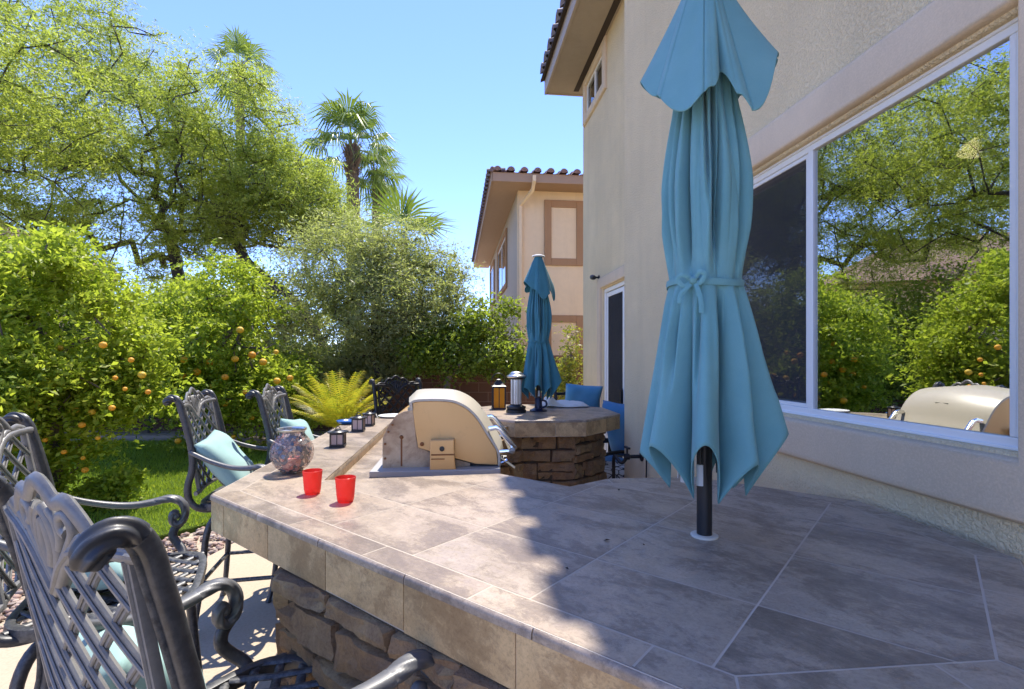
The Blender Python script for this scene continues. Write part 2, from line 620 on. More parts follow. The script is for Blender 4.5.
def mat_block():
    k = NT('block_wall')
    c = k.coord("UV")
    br = k.n("TexBrick")
    k.inp(br, "Vector", c)
    br.inputs["Color1"].default_value = (0.17, 0.085, 0.055, 1)
    br.inputs["Color2"].default_value = (0.125, 0.06, 0.042, 1)
    br.inputs["Mortar"].default_value = (0.30, 0.20, 0.15, 1)
    br.inputs["Scale"].default_value = 1.0
    br.inputs["Mortar Size"].default_value = 0.007
    br.inputs["Brick Width"].default_value = 0.40
    br.inputs["Row Height"].default_value = 0.20
    o = k.coord()
    nz = k.noise(o, 10, 6, 0.65)
    col = k.mix(k.math('MULTIPLY', nz, 0.5), br.outputs[0], (0.10, 0.055, 0.04))
    hgt = k.math('ADD', k.math('MULTIPLY', br.outputs["Fac"], -1.0), k.math('MULTIPLY', nz, 0.5))
    k.set(color=col, rough=0.92, spec=0.15, normal=k.bump(hgt, 0.6, 0.012))
    return k.m


M['ground'] = mat_ground()
M['concrete'] = mat_concrete()
M['lawn'] = mat_lawn()
M['block'] = mat_block()
M['grass'] = mat_leaf('grass_blade', [(0.13, 0.22, 0.018), (0.21, 0.32, 0.028), (0.30, 0.42, 0.045)], 0.45)


def mat_pebble():
    k = NT('river_rock')
    g = k.n("NewGeometry").outputs["Random Per Island"]
    col = k.ramp(g, [(0, (0.30, 0.20, 0.15)), (0.3, (0.42, 0.33, 0.27)), (0.55, (0.22, 0.18, 0.16)), (0.8, (0.36, 0.20, 0.15)), (1, (0.50, 0.42, 0.35))])
    k.set(color=k.mix(k.math('MULTIPLY', k.noise(k.coord(), 40, 4), 0.4), col, (0.2, 0.15, 0.12)), rough=0.8)
    return k.m


M['pebble'] = mat_pebble()
M['kerb'] = simple('kerb_stone', (0.30, 0.24, 0.19), 0.9, var=0.3, scale=10, bump=0.6, bscale=20, bd=0.01)

# ------------------------------------------------------------------ setting: ground
def poly_sheet(name, poly, z, mat, kind="structure"):
    b = MB()
    b.add([(p[0], p[1], z) for p in poly], [tuple(range(len(poly)))])
    o = b.build(name, mat, None, None)
    for p in o.data.polygons:
        pass
    if o.data.polygons[0].normal.z < 0: o.data.flip_normals()
    return tag(o, kind=kind)


poly_sheet("ground", [(-600, -600), (600, -600), (600, 600), (-600, 600)], -0.03, M['ground'])


def grid_slab(name, poly, z, mat, thick=0.1):
    b = MB()
    b.prism(poly, z - thick, z)
    return tag(b.build(name, mat, None, None, bevel=0.01), kind="structure")


PATIO = [(-2.35, -6), (1.9, -6), (1.3, 8.2), (1.1, 9.2), (-1.2, 9.2), (-2.1, 7.0), (-2.25, 4.6), (-2.45, 3.2), (-2.75, 2.6), (-2.9, 1.5)]
grid_slab("patio", PATIO, 0.0, M['concrete'], 0.12)
LAWN = [(-3.3, 3.9), (-2.75, 4.7), (-2.55, 6.2), (-2.75, 7.6), (-3.6, 8.7), (-5.5, 9.3), (-8.5, 9.2), (-10.0, 7.5), (-10, 4.0), (-6.0, 3.4), (-4.3, 3.5)]
grid_slab("lawn", LAWN, 0.02, M['lawn'], 0.08)


def in_poly(x, y, poly):
    ins = np.zeros(len(x), bool)
    n = len(poly)
    for i in range(n):
        x0, y0 = poly[i]; x1, y1 = poly[(i + 1) % n]
        c = ((y0 > y) != (y1 > y)) & (x < (x1 - x0) * (y - y0) / (y1 - y0 + 1e-12) + x0)
        ins ^= c
    return ins


def grass_blades():
    n = 90000
    x = rng.uniform(-8.6, -2.5, n); y = rng.uniform(3.3, 9.4, n)
    keep = in_poly(x, y, LAWN)
    x, y = x[keep], y[keep]; n = len(x)
    a = rng.uniform(0, 2 * np.pi, n); h = rng.uniform(0.025, 0.06, n); w = rng.uniform(0.003, 0.007, n)
    la = rng.uniform(0, 2 * np.pi, n); lean = rng.uniform(0, 0.04, n)
    v = np.zeros((n, 3, 3), np.float32)
    v[:, 0] = np.stack([x - w * np.cos(a), y - w * np.sin(a), np.full(n, 0.018)], 1)
    v[:, 1] = np.stack([x + w * np.cos(a), y + w * np.sin(a), np.full(n, 0.018)], 1)
    v[:, 2] = np.stack([x + lean * np.cos(la), y + lean * np.sin(la), 0.02 + h], 1)
    me = np_mesh("grass", v.reshape(-1, 3), 3, np.arange(n * 3))
    o = link_mesh("grass", me, M['grass'])
    tag(o, "short green lawn grass in dappled sun and shade beside the bar stools", "grass", kind="stuff")


grass_blades()


def pebbles():
    base = bmesh.new()
    bmesh.ops.create_icosphere(base, subdivisions=1, radius=1.0)
    bv = np.array([v.co[:] for v in base.verts]); bf = np.array([[v.index for v in f.verts] for f in base.faces])
    base.free()
    n = 9000
    x = rng.uniform(-6.0, -1.9, n * 3); y = rng.uniform(0.8, 10.3, n * 3)
    keep = (~in_poly(x, y, LAWN)) & (~in_poly(x, y, PATIO))
    x, y = x[keep][:n], y[keep][:n]; n = len(x)
    s = rng.uniform(0.010, 0.032, (n, 1)) * rng.uniform(0.7, 1.3, (n, 3)); s[:, 2] *= 0.65
    a = rng.uniform(0, 6.28, n)
    v = bv[None] * s[:, None, :] * rng.uniform(0.85, 1.15, (n, len(bv), 1))
    ca, sa = np.cos(a)[:, None], np.sin(a)[:, None]
    X = v[..., 0] * ca - v[..., 1] * sa; Y = v[..., 0] * sa + v[..., 1] * ca
    P = np.stack([X + x[:, None], Y + y[:, None], v[..., 2] - 0.02 + s[:, 2:3] * 0.5], 2)
    loops = (bf[None] + (np.arange(n) * len(bv))[:, None, None]).ravel()
    me = np_mesh("gravel", P.reshape(-1, 3), 3, loops)
    o = link_mesh("gravel", me, M['pebble'], smooth=60)
    tag(o, "reddish brown river rock gravel between patio and lawn", "gravel", kind="stuff")


pebbles()

b = MB()
kp = catmull([(-8.2, 9.45, 0.03), (-5.6, 9.55, 0.03), (-4.2, 9.15, 0.03), (-3.3, 8.55, 0.03), (-2.6, 7.7, 0.03)], 8)
b.sweep(kp, 0.08, 0.06, n=8, sq=0.5)
tag(b.build("kerb", M['kerb']), kind="structure")

# ------------------------------------------------------------------ our house (local: x along the wall, y outward, z up)
WD = Vector((-0.111, 1.0, 0)).normalized()
HOUSE_RZ = math.atan2(WD.y, WD.x)
house = empty("stucco_house", (1.34, 0, 0), HOUSE_RZ, "tan two storey stucco house with a big white framed window beside the bar", "house")

S0, S1, S2 = -5.0, 4.095, 7.84          # near wall from S0 to S1, recessed door wall to S2
YD = -0.616                              # recessed wall plane
ZT = 5.72
WX0, WX1, WZ0, WZ1 = 1.228, 2.70, 1.300, 2.352


def wall_with_holes(b, x0, x1, z0, z1, y0, y1, holes):
    """solid wall slab between planes y0 (back) and y1 (front) with rectangular holes (sorted in x)"""
    xs = x0
    for hx0, hx1, hz0, hz1 in sorted(holes):
        if hx0 > xs: b.bx(xs, hx0, y0, y1, z0, z1)
        b.bx(hx0, hx1, y0, y1, z0, hz0) if hz0 > z0 else None
        b.bx(hx0, hx1, y0, y1, hz1, z1) if hz1 < z1 else None
        xs = hx1
    if xs < x1: b.bx(xs, x1, y0, y1, z0, z1)


def wall_sheet(name, x0, x1, z0, z1, y, depth, holes, mat, parent):
    """front sheet with true reveals: built on a grid so that the stucco runs through without seams"""
    xs = sorted({x0, x1} | {h[0] for h in holes} | {h[1] for h in holes})
    zs = sorted({z0, z1} | {h[2] for h in holes} | {h[3] for h in holes})
    b = MB()
    idx = {}
    vs, fs = [], []

    def V(x, yy, z):
        k = (round(x, 5), round(yy, 5), round(z, 5))
        if k not in idx:
            idx[k] = len(vs); vs.append(k)
        return idx[k]

    def hole(xa, xb, za, zb):
        return any(xa >= h[0] - 1e-6 and xb <= h[1] + 1e-6 and za >= h[2] - 1e-6 and zb <= h[3] + 1e-6 for h in holes)
    for i in range(len(xs) - 1):
        for j in range(len(zs) - 1):
            if hole(xs[i], xs[i + 1], zs[j], zs[j + 1]): continue
            for yy in (y, y - depth):
                q = [V(xs[i], yy, zs[j]), V(xs[i + 1], yy, zs[j]), V(xs[i + 1], yy, zs[j + 1]), V(xs[i], yy, zs[j + 1])]
                fs.append(tuple(q))
    for h in list(holes) + [(x0, x1, z0, z1)]:
        c = [(h[0], h[2]), (h[1], h[2]), (h[1], h[3]), (h[0], h[3])]
        for k in range(4):
            a, d = c[k], c[(k + 1) % 4]
            # split along the grid
            if a[0] == d[0]:
                cuts = [z for z in zs if min(a[1], d[1]) <= z <= max(a[1], d[1])]
                segs = [((a[0], cuts[m]), (a[0], cuts[m + 1])) for m in range(len(cuts) - 1)]
            else:
                cuts = [x for x in xs if min(a[0], d[0]) <= x <= max(a[0], d[0])]
                segs = [((cuts[m], a[1]), (cuts[m + 1], a[1])) for m in range(len(cuts) - 1)]
            for p, q in segs:
                fs.append((V(p[0], y, p[1]), V(q[0], y, q[1]), V(q[0], y - depth, q[1]), V(p[0], y - depth, p[1])))
    b.add(vs, fs)
    o = b.build(name, mat, parent, None, bevel=0.012, segs=3)
    return o


wall_sheet("wall", S0, S1, -0.1, ZT, 0.0, 0.22, [(WX0, WX1, WZ0, WZ1)], M['stucco'], house)
# return wall between the two planes and the recessed wall with the sliding door and the small window
DX0, DX1, DZ1 = 5.35, 6.81, 2.44
UX0, UX1, UZ0, UZ1 = 6.72, 7.60, 5.14, 5.56
wall_sheet("wall", S1 - 0.3, S2, -0.1, ZT, YD, 0.22, [(DX0, DX1, -0.02, DZ1), (UX0, UX1, UZ0, UZ1)], M['stucco'], house)
b = MB(); b.bx(S1 - 0.22, S1 - 0.002, YD + 0.002, -0.222, -0.1, ZT - 0.004)
b.build("wall", M['stucco'], house, None)
b = MB(); b.bx(S2 - 0.25, S2 - 0.003, YD - 7, YD - 0.222, -0.1, ZT)
b.build("wall", M['stucco'], house, None)


def trim_ring(name, x0, x1, z0, z1, w, y, proud, mat, parent, sides="lrtb", r=0.03):
    """foam surround: rounded band around the opening x0..x1, z0..z1 as one loop"""
    b = MB()
    sec = []          # section in (offset outward from opening, height)
    k = 6
    r = min(r, proud * 0.98, w * 0.45)
    sec.append((0.0, -0.004))
    for i in range(k + 1):
        a = math.pi - (math.pi / 2) * i / k
        sec.append((r * 0.6 + r * 0.6 * math.cos(a), proud - r + r * math.sin(a)))
    for i in range(k + 1):
        a = math.pi / 2 - (math.pi / 2) * i / k
        sec.append((w - r + r * math.cos(a), proud - r + r * math.sin(a)))
    sec.append((w, -0.004))
    corners = [(x0, z0, -1, -1), (x1, z0, 1, -1), (x1, z1, 1, 1), (x0, z1, -1, 1)]
    vs, fs = [], []
    for cx, cz, sx, sz in corners:
        for o, h in sec:
            vs.append((cx + sx * o, y + h, cz + sz * o))
    n = len(sec)
    for c in range(4):
        d = (c + 1) % 4
        for i in range(n - 1):
            fs.append((c * n + i, d * n + i, d * n + i + 1, c * n + i + 1))
    b.add(vs, fs)
    return b.build(name, mat, parent, 50)


win = trim_ring("window_surround", WX0 - 0.012, WX1 + 0.012, WZ0 - 0.012, WZ1 + 0.012, 0.155, 0.0, 0.03, M['stucco_trim'], house, r=0.03)

# big kitchen window: frame, mullion, sash, panes, screen
def frame_rect(b, x0, x1, z0, z1, w, y0, y1):
    b.bx(x0, x1, y0, y1, z0, z0 + w); b.bx(x0, x1, y0, y1, z1 - w, z1)
    b.bx(x0, x0 + w, y0, y1, z0 + w, z1 - w); b.bx(x1 - w, x1, y0, y1, z0 + w, z1 - w)


yw = -0.03
b = MB()
frame_rect(b, WX0, WX1, WZ0, WZ1, 0.030, yw - 0.07, yw)
b.bx(WX0 + 0.0305, WX0 + 0.046, yw - 0.07, yw - 0.0005, WZ0 + 0.0305, WZ1 - 0.0305)
XM = 1.990
b.bx(XM - 0.014, XM + 0.014, yw - 0.07, yw - 0.001, WZ0 + 0.026, WZ1 - 0.026)
frame_rect(b, WX0 - 0.012, WX1 + 0.012, WZ0 - 0.012, WZ1 + 0.012, 0.02, yw - 0.06, yw + 0.008)
for z in (WZ0, WZ1 - 0.0):
    pass
wf = b.build("window", M['vinyl'], house, None, bevel=0.003)
b = MB()
frame_rect(b, XM + 0.0145, WX1 - 0.0305, WZ0 + 0.0305, WZ1 - 0.0305, 0.016, yw - 0.045, yw - 0.006)
b.build("sash", M['vinyl'], wf, None, bevel=0.002)
b = MB(); b.bx(WX0 + 0.024, XM - 0.008, yw - 0.016, yw - 0.012, WZ0 + 0.024, WZ1 - 0.024)
b.build("pane", M['glass'], wf, None)
b = MB(); b.bx(XM + 0.035, WX1 - 0.045, yw - 0.044, yw - 0.040, WZ0 + 0.045, WZ1 - 0.045)
b.build("pane", M['glass'], wf, None)
b = MB(); b.add([(XM + 0.037, yw - 0.012, WZ0 + 0.047), (WX1 - 0.047, yw - 0.012, WZ0 + 0.047), (WX1 - 0.047, yw - 0.012, WZ1 - 0.047), (XM + 0.037, yw - 0.012, WZ1 - 0.047)], [(0, 1, 2, 3)])
b.build("insect_screen", M['screen'], wf, None)

# sliding door
trim_ring("door_surround", DX0 - 0.01, DX1 + 0.01, -0.2, DZ1 + 0.01, 0.15, YD, 0.035, M['stucco_trim'], house)
b = MB()
frame_rect(b, DX0, DX1, -0.02, DZ1, 0.05, YD - 0.10, YD - 0.03)
dr = b.build("sliding_door", M['vinyl'], house, None, bevel=0.004)
b = MB(); frame_rect(b, DX0 + 0.7, DX1 - 0.06, 0.035, DZ1 - 0.06, 0.055, YD - 0.08, YD - 0.045)
b.build("sash", M['vinyl'], dr, None, bevel=0.004)
b = MB(); b.bx(DX0 + 0.04, DX1 - 0.1, YD - 0.066, YD - 0.060, 0.03, DZ1 - 0.1)
b.build("pane", M['glass_dark'], dr, None)
b = MB(); b.bx(DX0 + 0.05, DX1 - 0.115, YD - 0.052, YD - 0.05, 0.09, DZ1 - 0.115)
b.build("insect_screen", M['screen'], dr, None)
b = MB(); b.bx(DX0 + 0.73, DX0 + 0.75, YD - 0.044, YD - 0.015, 0.95, 1.15)
b.build("handle", M['black'], dr, None, bevel=0.004)

# small upper window
trim_ring("window_surround", UX0 - 0.01, UX1 + 0.01, UZ0 - 0.01, UZ1 + 0.01, 0.12, YD, 0.04, M['stucco_trim'], house)
b = MB()
frame_rect(b, UX0, UX1, UZ0, UZ1, 0.03, YD - 0.06, YD + 0.004)
b.bx((UX0 + UX1) / 2 - 0.02, (UX0 + UX1) / 2 + 0.02, YD - 0.06, YD + 0.003, UZ0 + 0.03, UZ1 - 0.03)
uw = b.build("window", M['vinyl'], house, None, bevel=0.004)
b = MB(); b.bx(UX0 + 0.03, UX1 - 0.03, YD - 0.022, YD - 0.016, UZ0 + 0.025, UZ1 - 0.025)
b.build("pane", M['glass_dark'], uw, None)


# roof with overhang and barrel tiles
def barrel_row(b, x0, x1, y_e, z_e, pitch, length, sp=0.30, r=0.105, axis='x', rows=None, course=0.38):
    """barrel tiles whose ends line up along x at y_e, z_e; rows climb toward -y"""
    n = int((x1 - x0) / sp)
    ca, sa = math.cos(pitch), math.sin(pitch)
    rows = rows or int(length / course)
    seg = 6
    for i in range(n):
        x = x0 + (i + 0.5) * sp
        for j in range(rows):
            s0 = j * course - 0.03
            s1 = s0 + course + 0.05
            vs, fs = [], []
            for (s, lift, rr) in ((s0, 0.035, r), (s1, 0.0, r * 0.86)):
                for k in range(seg + 1):
                    a = math.pi * k / seg
                    px = x + rr * math.cos(a) + random.uniform(-.003, .003)
                    h = rr * math.sin(a) + lift
                    vs.append((px, y_e - s * ca - h * sa * 0, z_e + s * sa + h))
            for k in range(seg):
                fs.append((k, k + 1, seg + 2 + k, seg + 1 + k))
            vs2 = [(p[0], p[1] + 0.001, p[2]) for p in vs[:seg + 1]]
            vsin = [(x + (r - 0.022) * math.cos(math.pi * k / seg), y_e - s0 * ca, z_e + s0 * sa + 0.035 + (r - 0.022) * math.sin(math.pi * k / seg)) for k in range(seg + 1)]
            base = len(vs)
            vs += vsin
            for k in range(seg):
                fs.append((k, base + k, base + k + 1, k + 1))
            if j == 0:
                vs.append((x, y_e - s0 * ca - 0.05, z_e + 0.03)); c = len(vs) - 1
                for k in range(seg):
                    fs.append((base + k, base + k + 1, c))
            b.add(vs, fs)


OVER = 0.55
pitch = R(21)
roof = empty("roof"); roof.parent = house
# near roof (over the window wall) and far roof (over the door wall)
for (x0, x1, yw_, tailx) in ((S0, S1 + 0.30, 0.0, 0), (S1 + 0.30, S2 + 0.28, YD, 1)):
    ye = yw_ + (OVER if tailx else 0.485)
    b = MB(); b.bx(x0, x1, yw_ - 0.02, ye - 0.035, ZT - 0.03, ZT)
    b.build("soffit", M['soffit'], roof, None)
    b = MB(); b.bx(x0, x1, ye - 0.034, ye, ZT - 0.05, ZT + 0.17)
    b.build("fascia", M['fascia'], roof, None, bevel=0.004)
    b = MB(); b.bx(x0 + 0.02, x1 - 0.12, yw_ + 0.03, yw_ + 0.11, ZT - 0.035, ZT - 0.029)
    b.build("soffit_vent", M['dark_vent'], roof, None)
    b = MB()
    L = 5.0
    ca, sa = math.cos(pitch), math.sin(pitch)
    b.add([(x0, ye + 0.062, ZT + 0.17), (x1, ye + 0.062, ZT + 0.17), (x1, ye - L * ca, ZT + 0.17 + L * sa), (x0, ye - L * ca, ZT + 0.17 + L * sa),
           (x0, ye + 0.062, ZT + 0.14), (x1, ye + 0.062, ZT + 0.14), (x1, ye - L * ca, ZT + 0.14 + L * sa), (x0, ye - L * ca, ZT + 0.14 + L * sa)],
          [(0, 1, 2, 3), (7, 6, 5, 4), (0, 4, 5, 1), (1, 5, 6, 2), (2, 6, 7, 3), (3, 7, 4, 0)])
    b.build("roof_deck", M['dark_vent'], roof, None)
    b = MB()
    barrel_row(b, x0, x1, ye + 0.07, ZT + 0.15, pitch, 2.0, rows=5)
    b.build("roof_tiles", M['tile_roof'], roof, 50)
# gable end of the far roof
ye = YD + OVER
b = MB()
b.bx(S2, S2 + 0.27, -4.5, ye - 0.04, ZT - 0.029, ZT - 0.001)
b.build("soffit", M['soffit'], roof, None)
b = MB(); b.bx(S2 + 0.245, S2 + 0.279, -4.5, ye - 0.001, ZT - 0.05, ZT + 0.16)
b.build("fascia", M['fascia'], roof, None, bevel=0.004)

# room behind the big window (keeps the glass dark and holds the furniture seen through it)
M['room'] = simple('room_paint', (0.34, 0.31, 0.27), 0.9, var=0.08)
b = MB()
x0, x1, y0, y1, z0, z1 = 0.2, 3.7, -3.6, -0.23, 0.0, 2.75
vs = [(x0, y0, z0), (x1, y0, z0), (x1, y1, z0), (x0, y1, z0), (x0, y0, z1), (x1, y0, z1), (x1, y1, z1), (x0, y1, z1)]
b.add(vs, [(0, 1, 2, 3), (4, 7, 6, 5), (0, 4, 5, 1), (1, 5, 6, 2), (0, 3, 7, 4)])
b.build("interior_room", M['room'], house, None, fix=False)
# dark room behind the sliding door and the upper window
for (xa, xb, za, zb) in ((4.2, 7.5, 0.0, 2.7), (6.2, 7.7, 4.4, 5.7)):
    b = MB()
    ya, yb = YD - 2.2, YD - 0.23
    vs = [(xa, ya, za), (xb, ya, za), (xb, yb, za), (xa, yb, za), (xa, ya, zb), (xb, ya, zb), (xb, yb, zb), (xa, yb, zb)]
    b.add(vs, [(0, 1, 2, 3), (4, 7, 6, 5), (0, 4, 5, 1), (1, 5, 6, 2), (0, 3, 7, 4)])
    b.build("interior_room", M['room'], house, None, fix=False)

HM = Matrix.Translation((1.34, 0, 0)) @ Matrix.Rotation(HOUSE_RZ, 4, 'Z')


def H(x, y, z):
    return HM @ Vector((x, y, z))


# curtain inside the window
b = MB()
n = 60
vs, fs = [], []
for k in range(2):
    z = (2.42, 0.3)[k]
    for i in range(n):
        t = i / (n - 1)
        x = 1.20 + 0.23 * t - (0.03 * k * t)
        y = -0.13 + 0.022 * math.sin(t * 26)
        vs.append((x, y, z))
for i in range(n - 1):
    fs.append((i, i + 1, n + i + 1, n + i))
b.add(vs, fs, HM)
o = b.build("curtain", mat_fabric('curtain_sheer', (0.62, 0.80, 0.78), (0.70, 0.86, 0.84)), None, 179)
tag(o, "pale teal curtain hanging inside the right end of the big window", "curtain")

# white armchair inside, seen dimly through the glass
arm = empty("armchair", H(1.62, -1.25, 0), HOUSE_RZ, "white rounded armchair inside the room behind the big window", "armchair")
def pillow_mesh(w, h, t, n=18, pinch=0.10, seed=0, crumple=0.0):
    rr = random.Random(seed)
    ph = [rr.uniform(0, 6.28) for _ in range(6)]
    vs, fs = [], []
    for side in (1, -1):
        for j in range(n + 1):
            for i in range(n + 1):
                u = 2 * i / n - 1; v = 2 * j / n - 1
                e = (1 - u ** 4) * (1 - v ** 4)
                z = side * t * 0.5 * (max(e, 0) ** 0.55)
                z += side * e * crumple * (math.sin(3 * u + 2.3 * v + ph[0]) * 0.5 + math.sin(5.3 * v - 3 * u + ph[1]) * 0.35 + math.sin(8 * u + 4 * v + ph[2]) * 0.2)
                x = u * w / 2 * (1 - pinch * (1 - abs(v)) ** 1.0 * 0.35 * abs(u)) * (1 + 0.03 * abs(v))
                y = v * h / 2 * (1 - pinch * (1 - abs(u)) * 0.35 * abs(v)) * (1 + 0.03 * abs(u))
                vs.append((x, y, z))
    m = (n + 1) ** 2
    for s_ in range(2):
        for j in range(n):
            for i in range(n):
                a = s_ * m + j * (n + 1) + i
                q = (a, a + 1, a + n + 2, a + n + 1)
                fs.append(q if s_ == 0 else tuple(reversed(q)))
    return vs, fs


def pillow(name, mat, w, h, t, Mx, parent=None, seed=0, crumple=0.012):
    b = MB()
    vs, fs = pillow_mesh(w, h, t, seed=seed, crumple=crumple)
    b.add(vs, fs, Mx)
    me_o = b.build(name, mat, parent, None)
    bm = bmesh.new(); bm.from_mesh(me_o.data)
    bmesh.ops.remove_doubles(bm, verts=bm.verts, dist=0.0005)
    bmesh.ops.recalc_face_normals(bm, faces=bm.faces)
    bm.to_mesh(me_o.data); bm.free()
    me_o.data.polygons.foreach_set("use_smooth", [True] * len(me_o.data.polygons))
    return me_o


b = MB(); b.bx(-0.4, 0.4, -0.38, 0.38, 0.12, 0.46); b.build("seat", M['white_cloth'], arm, None, bevel=0.07, segs=5)
b = MB()
pts = [Vector((0.42 * math.cos(a), -0.05 - 0.38 * math.sin(a), 0.62)) for a in [math.pi * k / 14 for k in range(15)]]
b.sweep(pts, 0.11, [0.42 + 0.20 * math.sin(math.pi * k / 14) for k in range(15)], n=12, sq=0.6)
b.build("backrest", M['white_cloth'], arm, 60)
b = MB()
for sx in (-1, 1):
    for sy in (-1, 1):
        b2 = MB(); b2.lathe([(0.018, 0), (0.026, 0.13)], 8, (0.32 * sx, 0.3 * sy, 0)); b2.build("leg", M['black'], arm)
M['gold_lamp'] = NT('pendant_lamp_glow').set(color=(0.8, 0.6, 0.3), emit=(1.0, 0.72, 0.34), emits=3.0)
b = MB(); b.lathe([(0.02, 0.06), (0.06, 0.05), (0.10, 0.02), (0.105, 0.0), (0.0, -0.01)], 20, tuple(H(2.11, -0.94, 2.42)))
b.lathe([(0.006, 0.05), (0.006, 0.30)], 8, tuple(H(2.11, -0.94, 2.42)))
tag(b.build("pendant_lamp", M['gold_lamp']), "small warm lit ceiling lamp inside the room behind the big window", "lamp")

# camera on the wall by the door
sc_ = empty("security_camera", H(6.95, YD, 2.62), HOUSE_RZ, "small black security camera on the wall above the sliding door", "camera")
b = MB(); b.lathe([(0.03, 0), (0.03, 0.012), (0.012, 0.02), (0.012, 0.06)], 12, (0, 0, 0), Matrix.Rotation(R(-90), 4, 'X')); b.build("bracket", M['blackplastic'], sc_)
b = MB(); b.lathe([(0.0, -0.07), (0.025, -0.068), (0.034, -0.02), (0.034, 0.05), (0.028, 0.06), (0.0, 0.06)], 14, (0, 0.085, 0.0), Matrix.Translation((0, 0.09, 0.0)) @ Matrix.Rotation(R(78), 4, 'Y') @ Matrix.Translation((0, -0.09, 0)))
b.build("housing", M['blackplastic'], sc_)

# ------------------------------------------------------------------ outdoor bar
ZC = 1.067
nD = Vector((0.636, 0.772)); tD = Vector((0.772, -0.636))
UP = [(-1.017, 1.7276), (0.296, 0.653), (0.778, 0.699), (1.162, 1.166), (1.116, 1.648), (0.704, 1.987), (0.3725, 1.958), (0.2058, 1.83),
      (-0.05, 2.035), (-0.702, 1.926), (-0.855, 3.617), (-0.41, 4.13), (0.02, 3.76), (0.553, 3.81), (0.892, 4.226), (0.841, 4.758),
      (0.429, 5.097), (-0.103, 5.046), (-1.2, 3.757)]
FLAG = [1, 1, 1, 1, 1, 1, 0, 0, 0, 0, 0, 1, 1, 1, 1, 1, 1, 1, 1]
NU = len(UP)


def line_int(p, d, q, e):
    den = d[0] * e[1] - d[1] * e[0]
    t = ((q[0] - p[0]) * e[1] - (q[1] - p[1]) * e[0]) / den
    return (p[0] + d[0] * t, p[1] + d[1] * t)


def inset(poly, ds):
    n = len(poly)
    L = []
    for i in range(n):
        p, q = Vector(poly[i]), Vector(poly[(i + 1) % n])
        d = (q - p).normalized()
        nn = Vector((-d.y, d.x))
        L.append((p + nn * ds[i], d))
    return [line_int(L[i - 1][0], L[i - 1][1], L[i][0], L[i][1]) for i in range(n)]


bar = empty("outdoor_bar", (0, 0, 0), 0, "long tile topped outdoor bar with brown stacked stone base and octagonal ends", "bar counter")


def clip_poly(poly, zone):
    out = list(poly)
    n = len(zone)
    for i in range(n):
        a, c = zone[i], zone[(i + 1) % n]
        inp, out = out, []
        if not inp: return []
        def side(p): return (c[0] - a[0]) * (p[1] - a[1]) - (c[1] - a[1]) * (p[0] - a[0])
        for k in range(len(inp)):
            p, q = inp[k - 1], inp[k]
            sp, sq = side(p), side(q)
            if (sp >= 0) != (sq >= 0):
                t = sp / (sp - sq)
                out.append((p[0] + (q[0] - p[0]) * t, p[1] + (q[1] - p[1]) * t))
            if sq >= 0: out.append(q)
    return out


def area(poly):
    return 0.5 * sum(poly[i - 1][0] * poly[i][1] - poly[i][0] * poly[i - 1][1] for i in range(len(poly)))


def tiles_into(b, zone, e1, o1, s1, e2, o2, s2, z, g):
    """grid of tiles (axes e1,e2 with line offsets o and pitch s) clipped to a convex zone"""
    e1, e2 = Vector(e1), Vector(e2)
    A = [Vector(p).dot(e1) for p in zone]; B = [Vector(p).dot(e2) for p in zone]
    i0, i1 = math.floor((min(A) - o1) / s1), math.ceil((max(A) - o1) / s1)
    j0, j1 = math.floor((min(B) - o2) / s2), math.ceil((max(B) - o2) / s2)
    det = e1.x * e2.y - e1.y * e2.x
    def pt(a, c): return ((a * e2.y - c * e1.y) / det, (c * e1.x - a * e2.x) / det)
    for i in range(i0, i1):
        for j in range(j0, j1):
            a0, a1 = o1 + i * s1 + g / 2, o1 + (i + 1) * s1 - g / 2
            c0, c1 = o2 + j * s2 + g / 2, o2 + (j + 1) * s2 - g / 2
            cell = [pt(a0, c0), pt(a1, c0), pt(a1, c1), pt(a0, c1)]
            if area(cell) < 0: cell.reverse()
            p = clip_poly(cell, zone)
            if len(p) >= 3 and abs(area(p)) > 2e-5:
                b.add([(q[0], q[1], z) for q in p], [tuple(range(len(p)))])


G = 0.0042
INN = inset(UP, [0.083 if f else 0.0 for f in FLAG])
tb = MB()
# zone polygons
z1 = [INN[0], INN[1], UP[7], UP[8], UP[9]]
z2 = [INN[1], INN[2], INN[3], INN[4], INN[5], INN[6], UP[7]]
ing = inset(UP, [0.083 + G / 2 if f else G / 2 for f in FLAG])
z1 = [ing[0], ing[1], ing[7], ing[8], ing[9]]
z2 = [ing[1], ing[2], ing[3], ing[4], ing[5], ing[6], ing[7]]
for z in (z1, z2):
    tiles_into(tb, z, nD, 1.0233 - 0.312, 0.312, tD, -0.254, 0.341, ZC, G)
# left strip and far strip, second octagon
z3 = [ing[0], ing[9], ing[10], ing[18]]
axB = Vector((-0.09, 0.996)); axP = Vector((0.996, 0.09))
tiles_into(tb, z3, axB, 0.06, 0.33, axP, -3.0, 5.0, ZC, G)
z4 = [ing[18], ing[10], ing[11], ing[17]]
n2 = Vector((0.64, 0.768)); t2 = Vector((0.768, -0.64))
tiles_into(tb, z4, n2, 0.1, 0.33, t2, -9.0, 18.0, ZC, G)
z5 = [ing[11], ing[12], ing[13], ing[14], ing[15], ing[16], ing[17]]
tiles_into(tb, z5, n2, 0.1, 0.312, t2, 0.05, 0.341, ZC, G)
